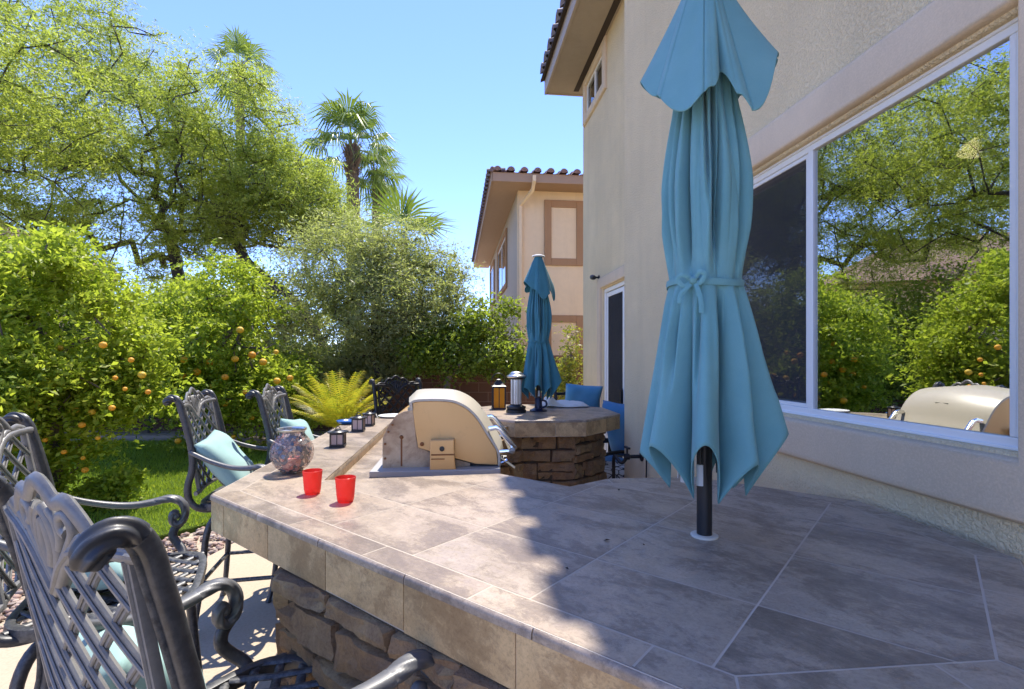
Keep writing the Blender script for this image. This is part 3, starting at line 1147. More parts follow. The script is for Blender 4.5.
# edge rows
outg = inset(UP, [0.009 if f else G / 2 for f in FLAG])
inr = inset(UP, [0.083 - G / 2 if f else G / 2 for f in FLAG])
for i in range(NU):
    if not FLAG[i]: continue
    j = (i + 1) % NU
    a0, a1, b0, b1 = Vector(outg[i]), Vector(outg[j]), Vector(inr[i]), Vector(inr[j])
    d = (a1 - a0).normalized()
    L = (a1 - a0).length
    off = 0.17 if i == 0 else 0.0
    cuts = [off + 0.341 * k for k in range(-1, 12)]
    zone = [tuple(a0), tuple(a1), tuple(b1), tuple(b0)]
    nn = Vector((-d.y, d.x))
    for c in cuts:
        q = [a0 + d * (c + G / 2) - nn * 0.2, a0 + d * (c + 0.341 - G / 2) - nn * 0.2, a0 + d * (c + 0.341 - G / 2) + nn * 0.3, a0 + d * (c + G / 2) + nn * 0.3]
        # mitre gap
        z_ = [a0 + d * G / 2, a1 - d * G / 2, b1 - d * G / 2, b0 + d * G / 2]
        p = clip_poly([tuple(x) for x in q], [tuple(x) for x in z_])
        if len(p) >= 3 and abs(area(p)) > 1e-4:
            tb.add([(x[0], x[1], ZC) for x in p], [tuple(range(len(p)))])
top = tb.build("tile_top", M['tile'], bar, None, fix=False)
bm = bmesh.new(); bm.from_mesh(top.data); bmesh.ops.remove_doubles(bm, verts=bm.verts, dist=0.0008)
for f in bm.faces:
    if f.normal.z < 0: f.normal_flip()
bm.to_mesh(top.data); bm.free()
# slab with grout surface
gb = MB()
slab = inset(UP, [0.006] * NU)
gb.prism(slab, ZC - 0.125, ZC - 0.0006)
gb.build("grout_bed", M['grout'], bar, None)
# rounded nosing along the outer edge (one piece per edge)
nb = MB()
for i in range(NU):
    j = (i + 1) % NU
    a, c = Vector(UP[i]), Vector(UP[j]); d = (c - a).normalized(); nn = Vector((-d.y, d.x))
    L = (c - a).length
    m = max(1, round(L / 0.341))
    for k in range(m):
        p = a + d * (L * k / m + (0.0015 if k else 0)); q = a + d * (L * (k + 1) / m - (0.0015 if k < m - 1 else 0))
        sec = []
        r = 0.011
        for s_ in range(7):
            an = math.pi * s_ / 12
            sec.append((r - r * math.cos(an), ZC - r + r * math.sin(an)))
        # from outer face to the top
        sec = [(0.0, ZC - 0.020)] + sec + [(r, ZC - 0.020)]
        vs = []
        for e in (p, q):
            for (o_, z_) in sec:
                w = e + nn * o_
                vs.append((w.x, w.y, z_))
        ns = len(sec)
        nb.add(vs, [(x, x + 1, ns + x + 1, ns + x) for x in range(ns - 1)] + [tuple(range(ns)), tuple(reversed(range(ns, 2 * ns)))])
nb.build("edge_nosing", M['tile'], bar, 50)
# apron tiles
ab = MB()
AP = 0.305
for i in range(NU):
    j = (i + 1) % NU
    a, c = Vector(UP[i]), Vector(UP[j]); d = (c - a).normalized(); nn = Vector((-d.y, d.x))
    L = (c - a).length
    st = 0.10 if i == 0 else 0.0
    cuts = [0.0] + [st + AP * k for k in range(0 if st else 1, 20) if st + AP * k < L - 0.04] + [L]
    for k in range(len(cuts) - 1):
        u0, u1 = cuts[k] + 0.0015, cuts[k + 1] - 0.0015
        zb = ZC - 0.122 + random.uniform(-.002, .002)
        p0, p1 = a + d * u0 + nn * 0.003, a + d * u1 + nn * 0.003
        q0, q1 = p0 + nn * 0.003, p1 + nn * 0.003
        zt = ZC - 0.021
        vs = [(p0.x, p0.y, zb), (p1.x, p1.y, zb), (p1.x, p1.y, zt), (p0.x, p0.y, zt), (q0.x, q0.y, zb), (q1.x, q1.y, zb), (q1.x, q1.y, zt), (q0.x, q0.y, zt)]
        ab.add(vs, [(0, 1, 2, 3), (0, 4, 5, 1), (1, 5, 6, 2), (2, 6, 7, 3), (3, 7, 4, 0)])
ab.build("tile_apron", M['tile_apron'], bar, None)

# lower worktop around the grill
LOW = [(-0.704, 1.93), (-0.052, 2.04), (-0.19, 3.607), (0.03, 3.87), (-0.40, 4.125), (-0.857, 3.615)]
ZL = ZC - 0.05
lb = MB()
low_in = inset(LOW, [0.0] * 6)
for (zn) in ([LOW[0], LOW[1], LOW[2], LOW[5]], [LOW[5], LOW[2], LOW[3], LOW[4]]):
    tiles_into(lb, zn, axB, 0.10, 0.33, axP, -0.38, 0.33, ZL, G)
lo = lb.build("worktop", M['tile'], bar, None, fix=False)
bm = bmesh.new(); bm.from_mesh(lo.data); bmesh.ops.remove_doubles(bm, verts=bm.verts, dist=0.0008)
for f in bm.faces:
    if f.normal.z < 0: f.normal_flip()
bm.to_mesh(lo.data); bm.free()
gb = MB(); gb.prism(inset(LOW, [0.003, 0.004, 0.004, 0.003, 0.003, 0.003]), ZL - 0.10, ZL - 0.0016); gb.build("worktop_bed", M['tile_apron'], bar, None)

# stone base
BASE = [(-0.63, 1.427), (0.252, 0.699), (0.763, 0.825), (1.035, 1.156), (0.994, 1.583), (0.664, 1.855), (0.34, 1.86), (0.19, 1.775), (-0.09, 2.0),
        (-0.225, 3.56), (0.067, 3.90), (0.478, 3.945), (0.741, 4.27), (0.70, 4.69), (0.37, 4.96), (-0.04, 4.90), (-0.87, 3.66)]
mb_ = MB(); mb_.prism(BASE, -0.02, ZC - 0.125); mb_.build("base_core", M['mortar'], bar, None)


def veneer(b, a, c, z0, z1, seed):
    rr = random.Random(seed)
    a, c = Vector(a), Vector(c)
    d = (c - a).normalized(); nn = Vector((d.y, -d.x))     # outward for CCW polygons
    L = (c - a).length
    z = z0
    while z < z1 - 0.005:
        h = rr.uniform(0.09, 0.165)
        if z + h > z1 - 0.05: h = z1 - z
        u = -0.02 if L > 0.3 else 0.0
        while u < L - 0.01:
            w = rr.uniform(0.14, 0.36)
            if u + w > L - 0.08: w = L - u + rr.uniform(0.0, 0.02)
            # some stones split in two thin ones
            subs = [(z, h)]
            if h > 0.12 and rr.random() < 0.3: subs = [(z, h * 0.45), (z + h * 0.45, h * 0.55)]
            for (zz, hh) in subs:
                gap = rr.uniform(0.002, 0.006)
                tilt = rr.uniform(-0.05, 0.05)
                dep = rr.uniform(0.018, 0.045)
                vs, fs = [], []
                SX = [0, .025, .08, .17, .27, .38, .5, .62, .73, .83, .92, .975, 1.0]
                SY = [0, .06, .18, .34, .5, .66, .82, .94, 1.0]
                nx, ny = len(SX) - 1, len(SY) - 1
                off = Vector((rr.uniform(0, 90), rr.uniform(0, 90), rr.uniform(0, 90)))
                for jy in range(ny + 1):
                    for ix in range(nx + 1):
                        s, t = SX[ix], SY[jy]
                        edge = (ix in (0, nx)) or (jy in (0, ny))
                        q = Vector((w * s, hh * t, 0)) + off
                        e1 = mnoise.noise(q * 14) * 0.010
                        e2 = mnoise.noise(q * 14 + Vector((31, 7, 3))) * 0.009
                        uu = u + gap + (w - 2 * gap) * s + e1
                        vv = zz + gap + (hh - 2 * gap) * t + tilt * (s - 0.5) * hh + e2
                        rough_ = mnoise.noise(q * 9) * 0.016 + mnoise.noise(q * 26) * 0.011 + mnoise.noise(q * 60) * 0.006
                        cleft = 0.015 if mnoise.noise(q * 6 + Vector((5, 5, 5))) > 0.12 else 0.0
                        o = -0.012 if edge else dep + rough_ - cleft
                        if (ix in (0, nx)) and (jy in (0, ny)):
                            uu += (0.5 - s) * 0.02; vv += (0.5 - t) * 0.014
                        vv = min(max(vv, z0), z1)
                        p = a + d * uu + nn * o
                        vs.append((p.x, p.y, vv))
                for jy in range(ny):
                    for ix in range(nx):
                        q = jy * (nx + 1) + ix
                        fs.append((q, q + 1, q + nx + 2, q + nx + 1))
                b.add(vs, fs)
            u += w
        z += h


vb = MB()
for i in range(len(BASE)):
    veneer(vb, BASE[i], BASE[(i + 1) % len(BASE)], 0.0, ZC - 0.126, 40 + i)
vb.build("stone_base", M['stone'], bar, 24, fix=False)

# ------------------------------------------------------------------ built-in grill
M['grill_side'] = None
k = NT('grill_enamel_tan')
c = k.coord()
n1 = k.noise(c, 4, 5, 0.6); n2 = k.noise(c, 11, 7, 0.7, 0.4)
col = k.mix(n1, (0.60, 0.36, 0.13), (0.68, 0.44, 0.19))
col = k.mix(k.math('MULTIPLY', k.ramp(n2, [(0.58, 0), (0.76, 1)]), 0.35), col, (0.30, 0.16, 0.06))
k.set(color=col, rough=0.30, metal=0.25, spec=0.6)
M['grill_side'] = k.m
M['grill_hood'] = simple('grill_enamel_cream', (0.47, 0.43, 0.35), 0.35, var=0.06, scale=5)
k = NT('grill_rusty')
c = k.coord()
n1 = k.noise(c, 9, 6, 0.65); n2 = k.noise(c, 16, 7, 0.7, 0.6)
col = k.mix(k.ramp(n1, [(0.35, 0), (0.7, 1)]), (0.60, 0.47, 0.30), (0.34, 0.22, 0.12))
col = k.mix(k.math('MULTIPLY', k.ramp(n2, [(0.5, 0), (0.7, 1)]), 0.6), col, (0.20, 0.09, 0.035))
k.set(color=col, rough=0.6)
M['grill_rusty'] = k.m
M['chrome'] = simple('chrome', (0.72, 0.72, 0.72), 0.14, metal=1.0, var=0.06)
M['steel'] = simple('brushed_steel', (0.55, 0.55, 0.54), 0.32, metal=1.0, var=0.08)
M['grey_rail'] = simple('grey_rail', (0.38, 0.37, 0.35), 0.45, var=0.1)
M['rust'] = simple('rust', (0.22, 0.09, 0.03), 0.9, var=0.4)

GY = 2.25          # near face, length goes along the wing
grill = empty("barbecue_grill", (0, 0, 0), 0, "tan built in barbecue grill with a cream domed hood on the tile bar", "grill")
GR = Matrix.Translation((-0.30, GY, ZL)) @ Matrix.Rotation(R(5.0), 4, 'Z') @ Matrix.Translation((0.30, -GY, -ZL))
PX = lambda u, v: ((u - CX) * GY / F, CAMZ - (v - CY) * GY / F)


def plate(b, outline, y0, y1):
    """extrude an (x,z) outline from y0 to y1"""
    n = len(outline)
    vs = [(p[0], y0, p[1]) for p in outline] + [(p[0], y1, p[1]) for p in outline]
    fs = [tuple(range(n)), tuple(reversed(range(n, 2 * n)))] + [(i, n + i, n + (i + 1) % n, (i + 1) % n) for i in range(n)]
    b.add(vs, fs, GR)


hood_px = [(418.4, 447.5), (415.6, 430), (413.2, 410), (412.6, 402.5), (420, 401.2), (437, 401.0), (449.6, 401.8), (457, 403.8), (465.6, 408.3), (473, 414.8), (478.7, 422), (483, 429),
           (487.4, 436.6), (496.8, 451.8), (498, 466.0), (476, 464.6), (456, 459.0), (437, 453.5)]
hood = [PX(*p) for p in hood_px]
GL = 0.48
b = MB(); plate(b, hood, GY, GY + 0.012); b.build("hood_side", M['grill_side'], grill, None, bevel=0.003)
b = MB(); plate(b, hood, GY + GL - 0.012, GY + GL); b.build("hood_side", M['grill_side'], grill, None, bevel=0.003)
# hood skin as a curved sheet with an overhanging lip
b = MB()
path = hood[2:15]
sm = [Vector((p[0], 0, p[1])) for p in path]
sm = [sm[0]] + catmull(sm[1:], 3)
vs, fs = [], []
for i, p in enumerate(sm):
    t = (sm[min(i + 1, len(sm) - 1)] - sm[max(i - 1, 0)]).normalized()
    nrm = Vector((-t.z, 0, t.x))
    crown = 0.0
    o = p + nrm * 0.010
    for yy, cr in ((GY - 0.006, 0), (GY + 0.02, 0.006), (GY + GL / 2, 0.030), (GY + GL - 0.02, 0.006), (GY + GL + 0.006, 0)):
        q = o + nrm * cr
        vs.append((q.x, yy, q.z))
    vs.append((p.x, GY + GL + 0.006, p.z)); vs.append((p.x, GY - 0.006, p.z))
m = 7
for i in range(len(sm) - 1):
    for j in range(m):
        a = i * m + j; a2 = i * m + (j + 1) % m
        fs.append((a, a2, a2 + m, a + m))
fs.append(tuple(range(m))); fs.append(tuple(range((len(sm) - 1) * m, len(sm) * m)))
b.add(vs, fs, GR)
b.build("hood", M['grill_hood'], grill, 35)
body_px = [(383, 468.5), (383, 450), (383.2, 438), (388, 427), (396, 415.5), (404, 411.5), (413, 409.5), (416, 436), (418, 447.5), (440, 456), (470, 464), (470, 468.5)]
body = [PX(*p) for p in body_px]
for ya in (GY + 0.014, GY + GL - 0.026):
    b = MB(); plate(b, body, ya, ya + 0.012); b.build("firebox_side", M['grill_rusty'], grill, None, bevel=0.002)
b = MB()
back = [body[0], body[1], body[2], body[3], body[4], body[5], body[6]]
vs = [(p[0], GY + 0.0265, p[1]) for p in back] + [(p[0], GY + GL - 0.0265, p[1]) for p in back]
nb_ = len(back)
b.add(vs, [(i, i + 1, nb_ + i + 1, nb_ + i) for i in range(nb_ - 1)], GR)
bo = b.build("firebox_back", M['grill_side'], grill, 30)
so = bo.modifiers.new("solid", 'SOLIDIFY'); so.thickness = 0.008
x0, z0 = PX(373, 474); x1, _ = PX(500, 474)
b = MB(); b.box(((x0 + x1) / 2, GY + GL / 2 - 0.01, ZL + 0.014), (x1 - x0, GL + 0.09, 0.028), 0, GR)
b.build("base_rail", M['grey_rail'], grill, None, bevel=0.004)
b = MB(); b.box(((x0 + x1) / 2 + 0.02, GY + GL / 2, ZL + 0.035), (x1 - x0 - 0.08, GL - 0.06, 0.03), 0, GR)
b.build("cooking_box", M['black'], grill, None)
# hinge bracket on the near side
bk = [PX(*p) for p in [(430.5, 469.5), (430.8, 454.6), (431.0, 438.5), (454.5, 438.2), (454.6, 453.6), (456, 469)]]
b = MB(); plate(b, bk, GY - 0.045, GY - 0.002); br_ = b.build("bracket", M['grill_side'], grill, None, bevel=0.004)
xh, zh = PX(442.5, 447)
b = MB(); b.lathe([(0.0001, 0), (0.011, 0), (0.011, 0.002), (0.0001, 0.003)], 14, (0, 0, 0), GR @ Matrix.Translation((xh, GY - 0.0465, zh)) @ Matrix.Rotation(R(90), 4, 'X'))
b.build("bolt_hole", M['black'], br_)
b = MB(); xa, za = PX(431.5, 452.8); xb, zb = PX(455, 452.8); b.box(((xa + xb) / 2, GY - 0.0455, za), (xb - xa - 0.004, 0.003, 0.006), 0, GR); xa, za = PX(432, 457); xb, zb = PX(445, 457)
b.box(((xa + xb) / 2, GY - 0.0455, za), (xb - xa, 0.003, 0.004), 0, GR); b.build("slot", M['rust'], br_)
for (u, v) in ((422.3, 443.7),):
    b = MB(); x, z = PX(u, v); b.lathe([(0.009, 0), (0.009, 0.004), (0.004, 0.007), (0.0001, 0.0075)], 12, (0, 0, 0), GR @ Matrix.Translation((x, GY - 0.001, z)) @ Matrix.Rotation(R(90), 4, 'X'))
    b.build("hinge_bolt", M['rust'], grill)
for (u, v) in ((392, 424.5), (388, 431.5), (384.8, 443.5), (384.8, 458)):
    b = MB(); x, z = PX(u, v); b.lathe([(0.005, 0), (0.005, 0.004), (0.0001, 0.005)], 10, (0, 0, 0), GR @ Matrix.Translation((x + 0.004, GY + 0.013, z)) @ Matrix.Rotation(R(90), 4, 'X'))
    b.build("screw", M['rust'], grill)
b = MB(); x, z = PX(401.7, 437); b.lathe([(0.009, 0), (0.006, 0.006), (0.0001, 0.007)], 10, (0, 0, 0), GR @ Matrix.Translation((x, GY + 0.013, z)) @ Matrix.Rotation(R(90), 4, 'X'))
xb, zb = PX(401.7, 466)
b.box((x, GY + 0.0135, (z + zb) / 2), (0.007, 0.002, z - zb), 0, GR)
b.build("rust_streak", M['rust'], grill)
# handle: chrome tube along the front with end brackets
h1 = Vector((PX(511, 449)[0], 0, PX(511, 449)[1]))
hb = Vector((PX(489.5, 432)[0], 0, PX(489.5, 432)[1])); hc = Vector((PX(497, 450)[0], 0, PX(497, 450)[1]))
for yy in (GY + 0.012, GY + GL - 0.03):
    b = MB()
    b.sweep([GR @ Vector((q[0], yy, q[1])) for q in (PX(489, 430), PX(496, 428.5), PX(500, 430.5), PX(515, 449.5), PX(513, 453.5), PX(498, 454))], 0.010, 0.012, n=8, sq=0.6)
    b.build("handle_bracket", M['chrome'], grill)
b = MB(); b.sweep([GR @ Vector((PX(512, 451)[0], GY - 0.02, PX(512, 451)[1])), GR @ Vector((PX(512, 451)[0], GY + GL, PX(512, 451)[1]))], 0.014, n=14)
b.build("handle", M['chrome'], grill)
b = MB()
for q0, q1 in ((PX(498.5, 458), PX(515, 470.5)), (PX(498.5, 466), PX(508, 462))):
    b.sweep([GR @ Vector((q0[0], GY + 0.02, q0[1])), GR @ Vector((q1[0], GY + 0.02, q1[1]))], 0.008, n=8)
b.build("front_strut", M['chrome'], grill)
b = MB(); xk, zk = PX(499.5, 463); b.box((xk, GY + GL / 2, zk), (0.012, GL - 0.01, 0.07), 0, GR)
b.build("control_panel", M['steel'], grill, None, bevel=0.003)
for i in range(4):
    b = MB(); b.lathe([(0.022, 0), (0.022, 0.01), (0.016, 0.014), (0.015, 0.03), (0.0001, 0.031)], 16, (0, 0, 0), GR @ Matrix.Translation((xk + 0.007, GY + 0.075 + 0.11 * i, zk)) @ Matrix.Rotation(R(90), 4, 'Y'))
    b.build("knob", M['black'], grill)
b = MB(); x, z = PX(481.5, 414.5); b.box((x + 0.006, GY + 0.24, z - 0.02), (0.006, 0.07, 0.05), 0, GR @ Matrix.Translation((0, 0, 0)))
b.build("thermometer_plate", M['black'], grill, None)

# ------------------------------------------------------------------ bar stools
def interp_y(z):
    return -0.235 - 0.17 * (z - 0.8)


def backpt(x, z, off=0.0):
    return Vector((x, interp_y(z) - 0.022 * (1 - (x / 0.21) ** 2) + off, z))


def bow(x):
    x = abs(x)
    pts = [(0, 1.168), (0.02, 1.190), (0.045, 1.218), (0.08, 1.243), (0.12, 1.255), (0.17, 1.259), (0.27, 1.259)]
    for (a, za), (c, zc) in zip(pts, pts[1:]):
        if x <= c: return za + (zc - za) * (x - a) / (c - a)
    return 1.259


def build_stool():
    root = empty("bar_stool")
    mat = M['alu']
    # two curled back posts
    for sx in (-1, 1):
        b = MB()
        X = 0.252 * sx
        path = catmull([(X * 0.86, -0.08, 0.700), (X * 0.93, -0.165, 0.688), (X, -0.228, 0.705), (X, -0.268, 0.755), (X, -0.272, 0.83), (X, -0.250, 0.92), (X, -0.253, 1.02), (X, -0.276, 1.13),
                        (X, -0.300, 1.225), (X, -0.314, 1.275), (X, -0.332, 1.300), (X, -0.355, 1.305), (X, -0.374, 1.292), (X, -0.380, 1.270)], 14)
        n = len(path)
        W = []; Hh = []
        for i in range(n):
            t = i / (n - 1)
            w = 0.0150
            if t > 0.72: w = 0.0150 + 0.005 * min(1, (t - 0.72) / 0.12)
            if t > 0.95: w *= 1 - 0.35 * (t - 0.95) / 0.05
            if t < 0.1: w = 0.0130 + 0.002 * t / 0.1
            W.append(w); Hh.append(w * 1.06)
        body_n = int(n * 0.74)
        b.sweep(path[:body_n + 1], W[:body_n + 1], Hh[:body_n + 1], n=12, sq=0.62, up=(1, 0, 0))
        b.sweep(path[body_n:], W[body_n:], Hh[body_n:], n=60, lobes=6, lamp=0.13, twist=28, up=(1, 0, 0))
        # raised fillet down the outside of the post
        b.sweep([Vector((p.x, p.y, p.z)) + Vector((0.0, -0.0142, 0)) for p in path[34:body_n:4]], 0.008, 0.004, n=6, up=(1, 0, 0))
        b.build("back_post", mat, root, 50)
    # lattice panel
    b = MB()
    for sx in (-1, 1):
        b.sweep([backpt(0.205 * sx, z) for z in np.linspace(0.775, 1.262, 14)], 0.0105, 0.009, n=8, sq=0.6, up=(0, 1, 0))
        b.sweep([backpt(0.205 * sx, z, -0.009) for z in np.linspace(0.79, 1.25, 14)], 0.0035, 0.004, n=6, up=(0, 1, 0))
    b.sweep([Vector((x, interp_y(0.79) - 0.022 * max(0, 1 - (x / 0.21) ** 2), 0.785)) for x in np.linspace(-0.262, 0.262, 15)], 0.011, 0.010, n=8, sq=0.6, up=(0, 1, 0))
    ang = R(46)
    dirx, dirz = math.cos(ang), math.sin(ang)
    for sg in (-1, 1):
        for k_ in range(-9, 10):
            x0 = k_ * 0.092
            seg = []
            for t in np.linspace(-0.42, 0.48, 120):
                x = x0 + sg * dirx * t
                z = 1.0 + dirz * t
                if abs(x) <= 0.2 and 0.79 <= z <= bow(x) - 0.002:
                    seg.append(backpt(x, z, 0.0035 * sg))
            if len(seg) > 4:
                seg = seg[::4] + [seg[-1]]
                b.sweep(seg, 0.0108, 0.0042, n=8, sq=0.55, up=(0, 1, 0))
                b.sweep([p + Vector((0, -0.0055, 0)) for p in seg], 0.004, 0.003, n=6, up=(0, 1, 0))
                b.sweep([p + Vector((0, 0.0055, 0)) for p in seg], 0.004, 0.003, n=6, up=(0, 1, 0))
    # bow shaped top rail
    xs = list(np.linspace(-0.262, 0.262, 41))
    b.sweep([Vector((x, interp_y(bow(x)) - 0.022 * max(-0.3, 1 - (x / 0.21) ** 2), bow(x))) for x in xs], 0.013, 0.011, n=10, sq=0.7, up=(0, 1, 0))
    b.sweep([Vector((x, interp_y(bow(x)) - 0.022 * max(-0.3, 1 - (x / 0.21) ** 2) - 0.011, bow(x))) for x in xs], 0.005, 0.004, n=6, up=(0, 1, 0))
    b.build("back_lattice", M['alu_worn'], root, 50)
    # leafy crest
    b = MB()
    outl = catmull([(-0.205, 0, 1.268), (-0.17, 0, 1.278), (-0.135, 0, 1.272), (-0.11, 0, 1.296), (-0.08, 0, 1.318), (-0.05, 0, 1.313), (-0.025, 0, 1.332), (0, 0, 1.342),
                    (0.025, 0, 1.332), (0.05, 0, 1.313), (0.08, 0, 1.318), (0.11, 0, 1.296), (0.135, 0, 1.272), (0.17, 0, 1.278), (0.205, 0, 1.268)], 4)
    b.sweep([backpt(p.x, p.z) for p in outl], 0.013, 0.008, n=8, up=(0, 1, 0))
    for sx in (-1, 1):
        def sp(pts, w=0.0085, h=0.008):
            b.sweep([backpt(p.x * sx, p.z) for p in catmull([(x, 0, z) for x, z in pts], 4)], w, h, n=8, up=(0, 1, 0))
        sp([(0.0, 1.185), (0.022, 1.215), (0.03, 1.25), (0.018, 1.285), (0.0, 1.30)], 0.010, 0.009)
        sp([(0.03, 1.215), (0.062, 1.245), (0.085, 1.275), (0.075, 1.298), (0.055, 1.292), (0.053, 1.274), (0.066, 1.268)], 0.009)
        sp([(0.08, 1.252), (0.105, 1.268), (0.125, 1.268), (0.128, 1.255)], 0.009)
        sp([(0.13, 1.262), (0.16, 1.272), (0.19, 1.264)], 0.008)
        sp([(0.0, 1.21), (0.012, 1.24), (0.008, 1.27), (0.0, 1.285)], 0.012, 0.010)
        sp([(0.025, 1.30), (0.04, 1.285), (0.045, 1.262), (0.035, 1.24)], 0.009)
    b.build("crest", M['alu_worn'], root, 60)
    # arms
    for sx in (-1, 1):
        b = MB()
        A = catmull([(0.265 * sx, -0.262, 1.015), (0.272 * sx, -0.225, 0.995), (0.288 * sx, -0.14, 0.957), (0.308 * sx, -0.03, 0.927), (0.325 * sx, 0.08, 0.925), (0.334 * sx, 0.16, 0.932), (0.337 * sx, 0.215, 0.925),
                     (0.337 * sx, 0.252, 0.902), (0.337 * sx, 0.265, 0.868), (0.337 * sx, 0.252, 0.835), (0.337 * sx, 0.222, 0.820), (0.337 * sx, 0.196, 0.830), (0.337 * sx, 0.188, 0.854), (0.337 * sx, 0.202, 0.870), (0.337 * sx, 0.217, 0.862)], 8)
        A = [Vector((p.x, p.y * 0.64 if p.y > 0 else p.y, p.z)) for p in A]
        n = len(A)
        W, Hh = [], []
        for i in range(n):
            t = i / (n - 1)
            w = 0.0125 + 0.013 * min(1, max(0, (t - 0.12) / 0.26))
            h = 0.0115 + 0.004 * min(1, max(0, (t - 0.12) / 0.26))
            if t > 0.55:
                q = (t - 0.55) / 0.45
                w = 0.0255 - 0.010 * q; h = 0.0155 - 0.003 * q
            W.append(w); Hh.append(h)
        kk = int(n * 0.30)
        b.sweep(A[:kk + 1], W[:kk + 1], Hh[:kk + 1], n=12, up=(0, 0, 1), sq=0.8, upf=[(0, 0, 1)] * (kk + 1))
        upf = []
        for i in range(kk, n):
            t = (A[min(i + 1, n - 1)] - A[max(i - 1, 0)]).normalized()
            upf.append(Vector((1, 0, 0)).cross(t))
        b.sweep(A[kk:], W[kk:], Hh[kk:], n=30, lobes=6, lamp=0.07, twist=26, upf=upf)
        b.lathe([(0.0001, -0.016), (0.012, -0.013), (0.016, 0), (0.012, 0.013), (0.0001, 0.016)], 12, (0, 0, 0), Matrix.Translation((0.337 * sx, 0.137, 0.856)) @ Matrix.Rotation(R(90), 4, 'Y'))
        b.build("armrest", M['alu_arm'], root, 60)
        b = MB()
        Sp = catmull([(0.337 * sx, 0.228, 0.822), (0.335 * sx, 0.198, 0.800), (0.330 * sx, 0.190, 0.772), (0.318 * sx, 0.215, 0.745), (0.298 * sx, 0.245, 0.722), (0.272 * sx, 0.252, 0.702), (0.24 * sx, 0.235, 0.690)], 4)
        Sp = [Vector((p.x, p.y * 0.66, p.z)) for p in Sp]
        b.sweep(Sp, 0.0165, 0.0135, n=10, sq=0.7, up=(1, 0, 0))
        b.build("arm_support", mat, root, 50)
    # seat with cast lattice
    b = MB()
    fr = []
    for k_ in range(40):
        a = 2 * math.pi * k_ / 40
        ca, sa = math.cos(a), math.sin(a)
        fr.append(Vector((math.copysign(abs(ca) ** 0.45, ca) * 0.262, 0.01 + math.copysign(abs(sa) ** 0.45, sa) * 0.245, 0.705 + 0.012 * (sa > 0) * 0)))
    b.sweep(fr, 0.015, 0.022, n=8, sq=0.6, closed=True)
    b.build("seat_frame", mat, root, 50)
    b = MB()
    for sg in (-1, 1):
        for k_ in range(-9, 10):
            seg = []
            for t in np.linspace(-0.5, 0.5, 60):
                x = k_ * 0.085 + sg * t * 0.72
                y = 0.01 + t * 0.70
                if abs(x) < 0.25 and abs(y - 0.01) < 0.235:
                    seg.append(Vector((x, y, 0.716 - 0.016 * (1 - (x / 0.25) ** 2) * (1 - ((y - 0.01) / 0.235) ** 2) + 0.002 * sg)))
            if len(seg) > 3:
                b.sweep([seg[0], seg[len(seg) // 2], seg[-1]], 0.012, 0.006, n=6, sq=0.7)
    b.build("seat", mat, root, 50)
    # swivel, legs and foot ring
    b = MB(); b.lathe([(0.09, 0.60), (0.11, 0.63), (0.11, 0.655), (0.17, 0.66), (0.17, 0.682), (0.02, 0.684)], 20); b.build("swivel", mat, root, 40)
    for sx in (-1, 1):
        for sy in (-1, 1):
            b = MB()
            L = catmull([(0.10 * sx, 0.10 * sy, 0.645), (0.165 * sx, 0.165 * sy, 0.625), (0.20 * sx, 0.20 * sy, 0.54), (0.215 * sx, 0.215 * sy, 0.36), (0.238 * sx, 0.238 * sy, 0.12), (0.26 * sx, 0.26 * sy, 0.012)], 4)
            b.sweep(L, [0.019 - 0.005 * i / (len(L) - 1) for i in range(len(L))], n=10, sq=0.8, up=(sx, -sy, 0))
            b.lathe([(0.018, 0), (0.02, 0.006), (0.014, 0.02)], 10, (0.26 * sx, 0.26 * sy, 0))
            b.build("leg", mat, root, 50)
    b = MB()
    ring = [Vector((0.222 * sx, 0.222 * sy, 0.28)) for sx, sy in ((1, 1), (-1, 1), (-1, -1), (1, -1))]
    for i in range(4):
        b.sweep([ring[i], ring[(i + 1) % 4]], 0.012, n=8)
    b.build("foot_rail", mat, root, 50)
    return root


stool0 = build_stool()
STOOLS = [  # x, y, facing angle (deg), label
    (-0.54, 1.073, 60, "nearest dark grey cast aluminium bar stool at the bottom left corner of the photo"),
    (-1.40, 1.815, 26, "dark grey cast bar stool at the left picture edge behind the nearest stool"),
    (-1.55, 3.10, 12, "grey lattice backed bar stool beside the bar corner, between the lawn and the round vase"),
    (-1.30, 3.50, 8, "grey lattice backed bar stool directly behind the round mosaic vase"),
    (-0.93, 4.83, -50, "dark bar stool at the far end of the bar before the sago palm"),
]
stools = []
for i, (x, y, a, lab) in enumerate(STOOLS):
    o = stool0 if i == 0 else copy_tree(stool0)
    o.location = (x, y, 0); o.rotation_euler = (0, 0, R(a - 90))
    tag(o, lab, "bar stool", "cast aluminium bar stools around the bar")
    stools.append(o)
for ch in stools[4].children:
    for sl_ in ch.material_slots:
        sl_.link = 'OBJECT'
        sl_.material = M['black']

